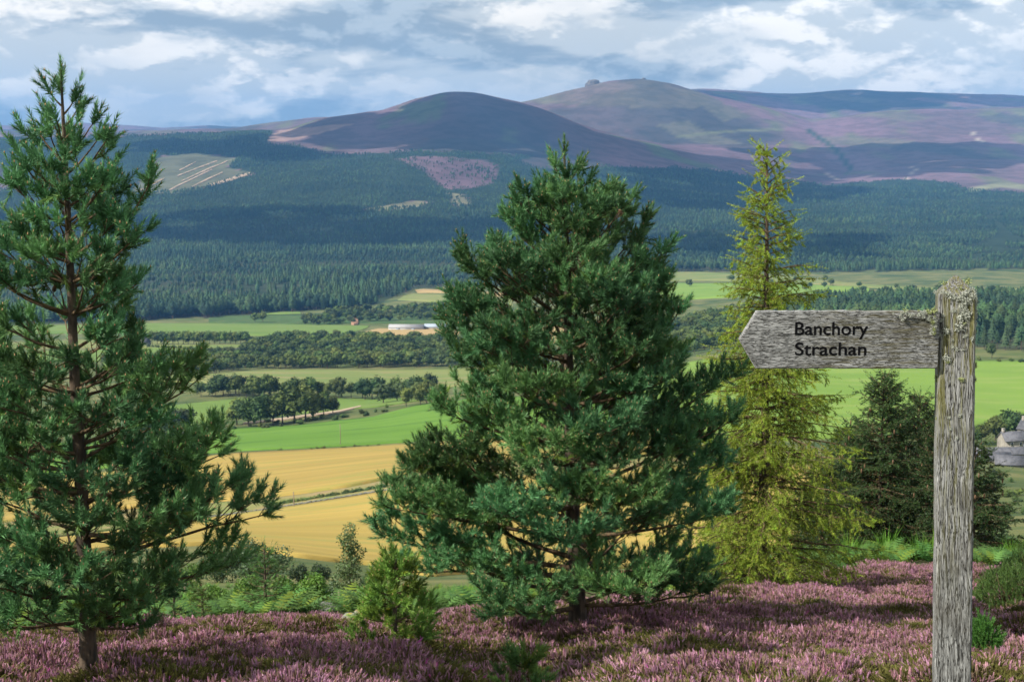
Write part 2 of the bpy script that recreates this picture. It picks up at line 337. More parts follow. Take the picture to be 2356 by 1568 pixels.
# ------------------------------------------------------------------ setting: moor, valley, hills (one continuous height field in three bands)
NC = 400
AC = np.linspace(-0.62, 0.62, NC)
def band(name, ys, m, kind='structure', tintf=None):
    A, Y = np.meshgrid(AC, ys); X = A * (Y + 30); Zz = Z(X, Y)
    V = np.stack([X, Y, Zz], -1).reshape(-1, 3); n = len(ys)
    i = np.arange(n - 1)[:, None] * NC; j = np.arange(NC - 1)[None]
    q = np.stack([i + j, i + j + 1, i + NC + j + 1, i + NC + j], -1).reshape(-1, 4)
    o = ob(name, mesh_from(name, V, q, m, True, tintf(V) if tintf else None), kind=kind); return o
ysn = np.concatenate([np.arange(-30, 6, 1.0), np.arange(6, 46, 0.36), [46.0]])
o = band('moor', ysn, M['moor']); o['label'] = 'steep heather moor slope falling away from the viewer'
FOREST = [(-500, 325), (0, 321), (280, 313), (540, 301), (627, 296), (607, 330), (690, 338), (780, 356), (900, 350), (1000, 348), (1200, 358), (1330, 385), (1560, 385), (1700, 400), (1900, 425), (1990, 418), (2100, 412), (2180, 420), (2240, 437), (2500, 447), (2900, 447), (2900, 618), (2356, 618), (2100, 622), (1900, 626), (1570, 624), (1400, 640), (1090, 662), (960, 662), (905, 684), (860, 702), (700, 716), (520, 724), (360, 737), (100, 747), (-500, 752)]
CLEAR = [[(295, 447), (345, 400), (358, 364), (445, 352), (548, 364), (520, 385), (585, 398), (500, 420), (420, 444)],
         [(918, 364), (1000, 357), (1130, 372), (1150, 392), (1130, 420), (1075, 434), (1030, 436), (1000, 410), (975, 390)],
         [(835, 480), (900, 470), (960, 461), (990, 466), (960, 476), (890, 484)],
         [(1035, 442), (1058, 446), (1082, 466), (1062, 478), (1040, 466)],
         [(-500, 380), (0, 374), (45, 388), (30, 425), (0, 442), (-500, 455)], [(1240, 362), (1330, 390), (1300, 400), (1190, 372)]]
def forest_mask(u, v):
    uu = u + (fbm(u / 25, v / 12, 3, 3) - .5) * 22; vv = v + (fbm(u / 25, v / 12, 3, 9) - .5) * 10
    m = inpoly(uu, vv, FOREST)
    for c in CLEAR: m &= ~(inpoly(uu, vv, c) & (fbm(u / 9, v / 4, 2, 29) < (.62 if c is CLEAR[1] or c is CLEAR[3] else 9)))
    return m
PLANT = [(1820, 742), (1900, 706), (2200, 702), (2700, 700), (2700, 802), (2356, 806), (2240, 800), (2100, 775), (2000, 766), (1850, 770)]
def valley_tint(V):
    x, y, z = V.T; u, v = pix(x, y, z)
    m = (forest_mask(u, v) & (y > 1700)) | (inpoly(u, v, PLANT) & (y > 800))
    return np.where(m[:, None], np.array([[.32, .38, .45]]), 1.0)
ysv = np.exp(np.linspace(math.log(46.0), math.log(3000), 230))
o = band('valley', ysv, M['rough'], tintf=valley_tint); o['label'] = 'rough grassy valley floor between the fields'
ysh = np.exp(np.linspace(math.log(3000), math.log(16900), 330))

def hill_tint(V):
    x, y, z = V.T; u, v = pix(x, y, z)
    n1_ = fbm(x / 500, y / 800, 5, 41); n2_ = fbm(x / 160, y / 420, 4, 51); n3_ = fbm(x / 900, y / 1300, 4, 61)
    C = lambda *c: np.array(c)[None]
    mixv = lambda a, b, f: a + (b - a) * np.clip(f, 0, 1)[:, None]
    c = np.repeat(C(0.155, 0.10, 0.105), len(x), 0)
    c = mixv(c, C(0.215, 0.128, 0.150), (n1_ - .44) * 6)
    c = mixv(c, C(0.165, 0.155, 0.085), (n2_ - .60) * 8)
    c = mixv(c, C(0.07, 0.062, 0.06), (n3_ - .55) * 7)
    ca_, sa_ = math.cos(.5), math.sin(.5); bx_ = (x * ca_ + y * sa_) / 210 + n1_ * .8; by_ = (-x * sa_ + y * ca_) / 520 + n2_ * .5
    hb = hsh(np.floor(bx_), np.floor(by_), 5); burn = (y > 6900)
    c = mixv(c, C(0.085, 0.075, 0.07), burn * (hb > .86) * .75); c = mixv(c, C(0.165, 0.15, 0.095), burn * (hb < .08) * .6); c = mixv(c, C(0.25, 0.14, 0.17), burn * (hb > .45) * (hb < .55) * .6)
    lh = ((y > 5900) & (y < 7300) & (u < 1950) & (u > 560)).astype(float)
    c = mixv(c, C(0.125, 0.082, 0.098) * (0.5 + 1.0 * n1_[:, None]), lh * .6); c = mixv(c, C(0.12, 0.135, 0.065), lh * (n2_ - .60) * 9)
    c = mixv(c, C(0.36, 0.23, 0.19), lh * inpoly(u + 14 * (n1_ - .5), v, [(600, 332), (640, 300), (820, 283), (760, 300), (680, 322)]) * .8)
    top = inpoly(u, v, [(1180, 232), (1340, 195), (1500, 180), (1640, 225), (1600, 250), (1380, 245)])
    c = mixv(c, C(0.150, 0.128, 0.085) * (0.7 + .6 * n2_[:, None]), top * .65)
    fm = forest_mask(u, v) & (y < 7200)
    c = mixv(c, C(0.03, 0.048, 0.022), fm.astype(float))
    c = mixv(c, C(0.195, 0.118, 0.138) * (.6 + .5 * n2_[:, None]), inpoly(u + 40 * (n2_ - .5), v + 14 * (n1_ - .5), CLEAR[1]).astype(float) * .85)
    s = np.sin((x * -1.1 + (y - 4800) * 1.0) / 24.0 + 4 * n1_)
    k = inpoly(u, v, CLEAR[0]); c = mixv(c, C(0.15, 0.15, 0.085) * (.6 + .8 * n2_[:, None]), k.astype(float))
    for p in (CLEAR[2], CLEAR[3]): c = mixv(c, C(0.20, 0.185, 0.10) * (.7 + .6 * n2_[:, None]), inpoly(u + 16 * (n2_ - .5), v + 12 * (n1_ - .5), p).astype(float) * .9)
    # sandy hill paths and the tree-lined burn
    def path(pl, col, wid):
        nonlocal c
        d = np.full(len(u), 1e9)
        for (a0, b0), (a1, b1) in zip(pl[:-1], pl[1:]):
            f = np.clip(((u - a0) * (a1 - a0) + (v - b0) * (b1 - b0)) / ((a1 - a0) ** 2 + (b1 - b0) ** 2), 0, 1)
            d = np.minimum(d, np.hypot(u - a0 - f * (a1 - a0), (v - b0 - f * (b1 - b0)) * 1.5))
        c = mixv(c, C(*col), (1 - d / wid) * 1.6)
    path([(1860, 300), (1885, 318), (1905, 330), (1925, 345), (1945, 372), (1960, 390)], (0.045, 0.065, 0.03), 9)
    path([(2238, 305), (2250, 322), (2262, 326)], (0.45, 0.36, 0.29), 4)
    path([(1900, 398), (1912, 406), (1930, 414)], (0.45, 0.34, 0.28), 4)
    path([(2085, 412), (2100, 395), (2110, 390), (2095, 384)], (0.42, 0.33, 0.28), 3.5)
    path([(1560, 315), (1640, 305), (1720, 300), (1800, 298)], (0.16, 0.165, 0.085), 5)
    path([(2240, 436), (2300, 425), (2356, 430)], (0.26, 0.25, 0.14), 12)
    return c
M['hills'] = mat('heather_hill', (1, 1, 1), (0.72, 0.74, 0.70), .012, tint=True, rough=.95, spec=.05, detail=8, bump=(.02, .5, 6))
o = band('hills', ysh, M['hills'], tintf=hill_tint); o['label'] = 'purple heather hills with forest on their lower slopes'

# ------------------------------------------------------------------ fields draped on the valley
def interp_line(pl, n):
    us = np.linspace(pl[0][0], pl[-1][0], n); return us, np.interp(us, [p[0] for p in pl], [p[1] for p in pl])
def field(name, label, m, far, near, off=0.4, n=60, mrows=14, dmin=200):
    uf, vf = interp_line(far, n); un, vn = interp_line(near, n)
    vf = vf + (fbm(uf / 40, uf * 0 + len(name), 2, 3) - .5) * 1.5; vn = vn + (fbm(un / 40, un * 0 + 9.5, 2, 8) - .5) * 1.5
    Pf = np.array([T(a, b, dmin, Z0) for a, b in zip(uf, vf)]); Pn = np.array([T(a, b, dmin, Z0) for a, b in zip(un, vn)])
    s = np.linspace(0, 1, mrows)[:, None, None]
    G = Pn[None] * (1 - s) + Pf[None] * s
    G[..., 2] = Z(G[..., 0], G[..., 1]) + off
    lo = G[:1].copy(); lo[..., 2] -= off + 1.0; hi = G[-1:].copy(); hi[..., 2] -= off + 1.0
    G = np.concatenate([lo, G, hi]); rr = len(G)
    i = np.arange(rr - 1)[:, None] * n; j = np.arange(n - 1)[None]
    q = np.stack([i + j, i + j + 1, i + n + j + 1, i + n + j], -1).reshape(-1, 4)
    return ob(name, mesh_from(name, G.reshape(-1, 3), q, M[m], True), label=label, kind='structure')
field('wheat_field', 'golden wheat field nearest the moor, below the stone dyke', 'wheat',
      [(-300, 1300), (300, 1222), (610, 1180), (1000, 1118), (1400, 1084), (1700, 1072), (2195, 1084)],
      [(-300, 1318), (300, 1262), (520, 1256), (690, 1284), (850, 1302), (980, 1324), (1400, 1312), (1700, 1268), (2195, 1220)], .7, 90, 24, 150)
field('grass_verge', 'yellow green grass strip along the far side of the dyke', 'strip',
      [(-300, 1240), (300, 1176), (640, 1150), (800, 1126), (1000, 1086), (1200, 1062), (1500, 1046), (2195, 1042)],
      [(-300, 1290), (300, 1214), (610, 1172), (1000, 1111), (1400, 1078), (1700, 1066), (2195, 1077)], .3)
field('barley_field', 'golden barley field between the dyke and the bright green field', 'wheat2',
      [(-300, 1178), (0, 1128), (380, 1066), (530, 1049), (700, 1041), (900, 1026), (1100, 1012), (1300, 1002), (1500, 992)],
      [(-300, 1238), (300, 1174), (640, 1148), (800, 1124), (1000, 1084), (1200, 1060), (1500, 1044)], .7, 80, 20)
field('grass_field', 'lush green field above the golden barley', 'grass1',
      [(-300, 1040), (200, 1015), (400, 1004), (530, 986), (700, 976), (860, 957), (960, 932), (1100, 915), (1400, 905)],
      [(-300, 1160), (0, 1112), (380, 1056), (530, 1041), (700, 1034), (900, 1020), (1100, 1006), (1400, 990)], .4, 70, 16)
field('grass_field', 'green field behind the copse of round trees', 'grass4',
      [(380, 932), (440, 926), (530, 918), (700, 915), (880, 919), (1000, 912)],
      [(380, 990), (420, 984), (520, 965), (700, 951), (870, 936), (1000, 918)], .4)
field('pasture', 'pale rough pasture between the tree belt and the woodland', 'grass3',
      [(300, 868), (470, 862), (560, 856), (700, 851), (1000, 848), (1250, 838)],
      [(300, 878), (470, 880), (600, 884), (760, 888), (1000, 893), (1250, 880)], .4)
field('grass_field', 'narrow green field left of the woodland, below the hedge', 'grass4',
      [(-300, 822), (240, 805), (380, 800), (500, 812)], [(-300, 850), (240, 830), (400, 822), (505, 814)], .5)
field('grass_field', 'green field between the farmhouse hedge and the tree row', 'grass3',
      [(-300, 800), (230, 782), (420, 788), (560, 792)], [(-300, 812), (240, 799), (430, 803), (572, 800)], .5)
field('grass_field', 'wide green meadow below the left forest edge', 'grass4',
      [(-300, 752), (200, 748), (420, 742), (700, 746), (850, 749)], [(-300, 775), (300, 765), (600, 772), (800, 768), (835, 760)], .5)
field('stubble_field', 'pale golden stubble field below the long white barn', 'stubble',
      [(870, 757), (895, 757), (1040, 757), (1300, 750)], [(812, 773), (900, 782), (1040, 790), (1300, 790)], .5)
field('grass_field', 'small bright field at the foot of the left forest', 'grass4',
      [(590, 717), (640, 715), (690, 716)], [(600, 723), (650, 723), (692, 723)], .6, 20, 6)
field('stubble_field', 'small stubble field beside the corner of the left forest', 'stubble',
      [(955, 667), (980, 664), (1050, 668), (1180, 674)], [(960, 674), (990, 673), (1060, 676), (1180, 684)], .6, 24, 6)
field('pasture', 'olive pasture beside the corner of the left forest', 'grass3',
      [(930, 680), (960, 675), (1060, 677), (1180, 686)], [(915, 690), (980, 694), (1060, 698), (1180, 702)], .5, 24, 8)
field('bracken_bank', 'dark green bracken bank between meadow and forest', 'brackenbank',
      [(480, 732), (520, 726), (600, 724), (690, 724), (1100, 712)], [(480, 742), (540, 744), (680, 746), (860, 745), (1100, 742)], .5, 40, 8)
field('grass_field', 'bright green field below the dark plantation, behind the sign', 'grass2',
      [(1460, 868), (1600, 828), (1750, 812), (2000, 806), (2240, 826), (2356, 828), (2700, 815)],
      [(1460, 960), (1560, 1018), (1750, 1010), (2000, 1000), (2240, 985), (2356, 955), (2700, 930)], .4, 80, 24)
field('grass_field', 'green valley field beyond the plantation, left of the larch', 'grass2',
      [(1480, 650), (1580, 650), (1700, 650), (1860, 654), (2000, 664)], [(1480, 682), (1580, 690), (1700, 684), (1860, 676), (2000, 672)], .6)
field('pasture', 'tan pasture strip under the right forest edge', 'grass3',
      [(1480, 628), (1600, 625), (1800, 634), (2000, 655), (2100, 660), (2356, 664), (2700, 664)], [(1480, 648), (1600, 646), (1800, 648), (2000, 662), (2100, 668), (2356, 671), (2700, 672)], .6)
field('grass_field', 'thin green field right of the post beyond the plantation', 'grass2',
      [(1990, 672), (2100, 671), (2356, 671), (2700, 672)], [(1990, 678), (2100, 681), (2356, 684), (2700, 686)], .6)
for a_, b_, w_, lab in (((314, 441), (378, 410), 4, 'lowest left'), ((412, 392), (451, 371), 3, 'upper short'), ((408, 405), (500, 368), 3, 'upper long'), ((418, 416), (524, 368), 3, 'middle long'), ((387, 438), (488, 389), 3, 'lower long'), ((440, 430), (512, 396), 3, 'lower right'), ((476, 427), (576, 398), 6, 'wide right')):
    field('felled_strip', lab + ' pale strip of brash on the felled hillside', 'brash', [a_, ((a_[0] + b_[0]) / 2, (a_[1] + b_[1]) / 2 - w_ * .3), b_], [(a_[0], a_[1] + w_ * .7), ((a_[0] + b_[0]) / 2, (a_[1] + b_[1]) / 2 + w_), (b_[0], b_[1] + w_ * .6)], 1.5, 24, 4, 3000)
field('track', 'sandy farm track running past the copse', 'track', [(560, 973), (650, 962), (780, 945), (830, 934)], [(560, 976), (650, 966), (780, 949), (830, 937)], .5, 40, 4)

# ------------------------------------------------------------------ instanced stuff (heather, bracken, far forest)
def instancer(name, pts, rotz, scl, idx, variants, label, tilt=None):
    cname = name + '_kinds'; cc = bpy.data.collections.new(cname)
    for k, me in enumerate(variants):
        oo = bpy.data.objects.new(f'{name}_kind', me); oo.name = f'{name}_kind_{k:02d}'; cc.objects.link(oo)
    me = bpy.data.meshes.new(name); me.vertices.add(len(pts)); me.vertices.foreach_set('co', np.asarray(pts, np.float32).ravel())
    rv = np.zeros((len(pts), 3), np.float32); rv[:, 2] = rotz
    if tilt is not None: rv[:, :2] = tilt
    a = me.attributes.new('rot', 'FLOAT_VECTOR', 'POINT'); a.data.foreach_set('vector', rv.ravel())
    sv = np.asarray(scl, np.float32); sv = np.repeat(sv[:, None], 3, 1) if sv.ndim == 1 else sv
    a = me.attributes.new('scl', 'FLOAT_VECTOR', 'POINT'); a.data.foreach_set('vector', sv.ravel())
    a = me.attributes.new('idx', 'INT', 'POINT'); a.data.foreach_set('value', np.asarray(idx, np.int32))
    o = ob(name, me, label=label, kind='stuff')
    g = bpy.data.node_groups.new(name, 'GeometryNodeTree')
    g.interface.new_socket('Geometry', in_out='INPUT', socket_type='NodeSocketGeometry'); g.interface.new_socket('Geometry', in_out='OUTPUT', socket_type='NodeSocketGeometry')
    gi = g.nodes.new('NodeGroupInput'); go = g.nodes.new('NodeGroupOutput')
    ci = g.nodes.new('GeometryNodeCollectionInfo'); ci.inputs[0].default_value = cc; ci.inputs['Separate Children'].default_value = True; ci.inputs['Reset Children'].default_value = True
    ip = g.nodes.new('GeometryNodeInstanceOnPoints'); ip.inputs['Pick Instance'].default_value = True
    def attr(nm, t):
        n = g.nodes.new('GeometryNodeInputNamedAttribute'); n.data_type = t; n.inputs[0].default_value = nm
        return [s for s in n.outputs if s.enabled][0]
    L = g.links.new
    L(gi.outputs[0], ip.inputs['Points']); L(ci.outputs[0], ip.inputs['Instance']); L(attr('idx', 'INT'), ip.inputs['Instance Index'])
    L(attr('rot', 'FLOAT_VECTOR'), ip.inputs['Rotation']); L(attr('scl', 'FLOAT_VECTOR'), ip.inputs['Scale']); L(ip.outputs[0], go.inputs[0])
    md = o.modifiers.new('scatter', 'NODES'); md.node_group = g
    return o

# --- heather
def heather_clump(seed, flower, n=64):
    r = np.random.default_rng(seed); Vs, Cs, Fs = [], [], []; off = 0
    for k in range(n):
        rad = 0.15 * math.sqrt(r.random()); a = r.random() * 6.283
        b = np.array([math.cos(a) * rad, math.sin(a) * rad, 0.0]); h = r.uniform(.07, .145) * (1.15 - rad * 4.0) * (1 if flower else .75)
        lean = np.array([math.cos(a), math.sin(a), 0]) * rad * r.uniform(.0, .6) + r.normal(0, .018, 3) * [1, 1, 0]
        fl = flower and r.random() < .86
        stem = np.array([.07, .055, .025]); green = np.array([.092, .088, .026]) * r.uniform(.7, 1.6)
        pk = np.array([.475, .265, .335]) * r.uniform(.65, 1.15) + r.normal(0, .010, 3)
        if r.random() < .36: pk = np.array([.25, .165, .125]) * r.uniform(.8, 1.2)
        if r.random() < .03: pk = np.array([.40, .08, .27])
        if not fl: pk = green * 1.15
        hs = np.array([0, .35, .5, .8, 1.0]); ws = np.array([.3, .4, 1.0, .9, .25]) * r.uniform(.0048, .0078); cs = np.array([stem, green * .8, (green + pk) * .5, pk, pk * 1.15])
        c = b[None] + lean[None] * hs[:, None] ** 1.3 + np.array([0, 0, 1])[None] * (h * hs)[:, None] + r.normal(0, .003, (5, 3)); az = r.random() * 3.14
        for p in range(2):
            d = np.array([math.cos(az + p * 1.571), math.sin(az + p * 1.571), 0]); wj = (ws * r.uniform(.7, 1.3, 5))[:, None]
            Vs.append(np.stack([c - d * wj, c + d * wj], 1).reshape(-1, 3)); Cs.append(np.repeat(cs, 2, 0)); i_ = np.arange(4)[:, None] * 2
            q_ = off + i_ + np.array([[0, 1, 3, 2]]); Fs.append(np.concatenate([q_[:, [0, 1, 2]], q_[:, [0, 2, 3]]])); off += 10
        m_ = 4; f_ = r.uniform(.25, .95, m_); P = b + lean * f_[:, None] ** 1.2 + np.array([0, 0, h]) * f_[:, None] + r.normal(0, .007, (m_, 3))
        t1 = r.normal(0, 1, (m_, 3)) + [0, 0, .9]; t1 /= np.linalg.norm(t1, axis=1, keepdims=True); t2 = r.normal(0, 1, (m_, 3)); t2 /= np.linalg.norm(t2, axis=1, keepdims=True)
        sz = r.uniform(.007, .012, (m_, 1)); tri = np.stack([P - t2 * sz * .45, P + t2 * sz * .45, P + t1 * sz * 1.5], 1)
        cc_ = np.where((f_ > .5)[:, None], pk[None] * r.uniform(.8, 1.1, (m_, 1)), green[None] * r.uniform(.7, 1.4, (m_, 1)))
        Vs.append(tri.reshape(-1, 3)); Cs.append(np.repeat(cc_, 3, 0)); Fs.append(np.arange(3 * m_).reshape(-1, 3) + off); off += 3 * m_
    return mesh_from('heather_clump', np.concatenate(Vs), np.concatenate(Fs), M['heather'], False, np.concatenate(Cs))
HV = [heather_clump(100 + k, True) for k in range(6)] + [heather_clump(200 + k, False) for k in range(3)]
EDGE = [(-900, 1480), (0, 1462), (250, 1446), (330, 1432), (480, 1418), (600, 1412), (800, 1408), (960, 1404), (1200, 1390), (1500, 1365), (1640, 1348), (1760, 1335), (1900, 1318), (2000, 1292), (2150, 1284), (2356, 1296), (3300, 1300)]
N = 170000
hy = np.sqrt(rng.uniform(7.0 ** 2, 33 ** 2, N)); hx = rng.uniform(-.50, .50, N) * (hy + 3)
hz = Z(hx, hy); hu, hv = pix(hx, hy, hz)
keep = hv > np.interp(hu, [e[0] for e in EDGE], [e[1] for e in EDGE]) + 16 + (fbm(hx * .8, hy * .8, 3, 71) - .5) * 40
hx, hy, hz = hx[keep], hy[keep], hz[keep]
pn = fbm(hx * .55, hy * .8, 4, 77); gap = fbm(hx * 1.3, hy * 1.3, 3, 83)
isf = (pn < .475) | (rng.random(len(hx)) < .20)
keep = (gap < .70) | (rng.random(len(hx)) < .25); hx, hy, hz, isf, pn = hx[keep], hy[keep], hz[keep], isf[keep], pn[keep]
idx = np.where(isf, rng.integers(0, 6, len(hx)), rng.integers(6, 9, len(hx)))
instancer('heather', np.stack([hx, hy, hz - .03], 1), rng.uniform(0, 6.28, len(hx)), rng.uniform(.7, 1.25, len(hx)) * (0.5 + 0.85 * (fbm(hx * 1.2, hy * 1.2, 3, 91))), idx, HV, 'pink flowering heather covering the near slope')

# --- bracken
def fern_clump(seed):
    r = np.random.default_rng(seed); Vs, Fs, Cs = [], [], []; off = 0
    for k in range(7):
        az = k * 0.9 + r.random(); Lf = r.uniform(.45, .8); n = 11
        s = np.linspace(0, 1, n); d = np.array([math.cos(az), math.sin(az), 0]); sd = np.array([-d[1], d[0], 0])
        c = d[None] * (Lf * .75 * s ** 1.2)[:, None] + np.array([0, 0, 1])[None] * (Lf * (1.0 * s - .55 * s ** 2.2))[:, None]
        w = Lf * .24 * np.sin(np.clip(s * 1.15 + .05, 0, 1) ** .7 * 3.05)
        tn = r.uniform(.75, 1.3); col = np.array([1, 1, 1]) * tn
        if r.random() < .15: col = np.array([1.7, 1.15, .6])
        for sg in (-1, 1):
            for i in range(1, n - 1):
                a = c[i]; b = c[i] + (c[i + 1] - c[i]) * .8; tip = c[i] + sd * sg * w[i] + (c[i + 1] - c[i]) * 1.1 - np.array([0, 0, .10]) * w[i]
                Vs += [a, b, tip]; Fs.append((off, off + 1, off + 2)); Cs += [col * .85, col, col * 1.1]; off += 3
    return mesh_from('fern_clump', np.array(Vs), np.array(Fs), M['fern'], False, np.array(Cs))
FV = [fern_clump(k) for k in range(5)]
N = 14000
by = np.exp(rng.uniform(math.log(14), math.log(75), N)); bx = rng.uniform(-.52, .52, N) * (by + 3); bz = Z(bx, by); bu, bv = pix(bx, by, bz)
eg = np.interp(bu, [e[0] for e in EDGE], [e[1] for e in EDGE])
keep = (bv < eg + 8) & (fbm(bx * .25, by * .25, 3, 55) > np.where(bu < 900, .28, .48)) & ((by < 60) | (rng.random(N) < .4))
bx, by, bz = bx[keep], by[keep], bz[keep]
instancer('bracken', np.stack([bx, by, bz - .05], 1), rng.uniform(0, 6.28, len(bx)), rng.uniform(.45, .95, len(bx)), rng.integers(0, 5, len(bx)), FV, 'green bracken growing beyond the heather edge')

# --- grass tufts
def grass_clump(seed):
    r = np.random.default_rng(seed); Vs, Fs, Cs = [], [], []
    for k in range(60):
        a = r.random() * 6.28; rad = .16 * math.sqrt(r.random()); b = np.array([math.cos(a) * rad, math.sin(a) * rad, 0]); h = r.uniform(.2, .5)
        d = np.array([math.cos(a + r.normal() * .6), math.sin(a + r.normal() * .6), 0]) * h * r.uniform(.15, .6); s = np.array([-math.sin(a), math.cos(a), 0]) * .006
        i = len(Vs); c = np.array([1, 1, 1]) * r.uniform(.7, 1.3)
        Vs += [b - s, b + s, b + d * .4 + [0, 0, h * .65] + s * .7, b + d * .4 + [0, 0, h * .65] - s * .7, b + d + [0, 0, h]]; Cs += [c * .7] * 2 + [c] * 3
        Fs += [(i, i + 1, i + 2), (i, i + 2, i + 3), (i + 3, i + 2, i + 4)]
    return mesh_from('grass_clump', np.array(Vs), np.array(Fs), M['leafgrass'], False, np.array(Cs))
M['leafgrass'] = mat('moor_grass', (0.13, 0.26, 0.03), tint=True, rough=.6, transl=.3, rnd=.25)
GV = [grass_clump(k) for k in range(3)]
N = 2600
gy = rng.uniform(27, 60, N); gx = rng.uniform(-.5, .5, N) * gy
gz = Z(gx, gy); gu, gv = pix(gx, gy, gz)
ge = np.interp(gu, [e[0] for e in EDGE], [e[1] for e in EDGE])
keep = (gv < ge + 3) & (((gu > 1950) & (gy < 38)) | (fbm(gx * .2, gy * .2, 2, 15) > .55)); gx, gy, gz = gx[keep], gy[keep], gz[keep]
p0 = onground(2110, 31.5); ex = rng.normal(0, .55, 160); ey = rng.normal(0, .7, 160)
gx = np.concatenate([gx, p0[0] + ex]); gy = np.concatenate([gy, p0[1] + ey]); gz = Z(gx, gy)
instancer('grass', np.stack([gx, gy, gz - .02], 1), rng.uniform(0, 6.28, len(gx)), rng.uniform(.7, 1.3, len(gx)), rng.integers(0, 3, len(gx)), GV, 'bright green moor grass tufts between the trees')

# ------------------------------------------------------------------ needles, shoots and conifers
def needles(S, n, length, width, a0=56, a1=20, seed=1):
    """S: rows pos(3) dir(3) len scale tint(3); returns triangles"""
    r = np.random.default_rng(seed); K = len(S); pos, d, Ls, sc, tn = S[:, :3], S[:, 3:6], S[:, 6], S[:, 7], S[:, 8:11]
    d = d / (np.linalg.norm(d, axis=1, keepdims=True) + 1e-9)
    ref = np.where(np.abs(d[:, 2:3]) < .85, np.array([[0, 0, 1.]]), np.array([[1., 0, 0]]))
    e1 = np.cross(d, ref); e1 /= np.linalg.norm(e1, axis=1, keepdims=True); e2 = np.cross(d, e1)
    s = (np.arange(n) + .5) / n; s = s[None] + r.uniform(-.5 / n, .5 / n, (K, n)); az = np.arange(n)[None] * 2.39996 + r.random((K, 1)) * 6.28
    al = np.radians(a0 + (a1 - a0) * s + r.normal(0, 6, (K, n)))
    rad = e1[:, None] * np.cos(az)[..., None] + e2[:, None] * np.sin(az)[..., None]
    nd_ = d[:, None] * np.cos(al)[..., None] + rad * np.sin(al)[..., None]
    base = pos[:, None] + d[:, None] * (Ls[:, None] * s)[..., None]
    ll = length * sc[:, None] * r.uniform(.75, 1.15, (K, n))
    tan = np.cross(nd_, rad * .8 + d[:, None] * .3 + r.normal(0, .4, (K, n, 3))); tan /= np.linalg.norm(tan, axis=-1, keepdims=True) + 1e-9
    w = width * .5 * tan * sc[:, None, None]
    V = np.stack([base - w, base + w, base + nd_ * ll[..., None]], 2).reshape(-1, 3)
    Fc = np.arange(len(V)).reshape(-1, 3)
    c = (tn[:, None] * r.uniform(.8, 1.2, (K, n, 1))); c = np.repeat(c[:, :, None], 3, 2).reshape(-1, 3)
    return V, Fc, c
def unit(v): v = np.asarray(v, float); return v / (np.linalg.norm(v) + 1e-9)

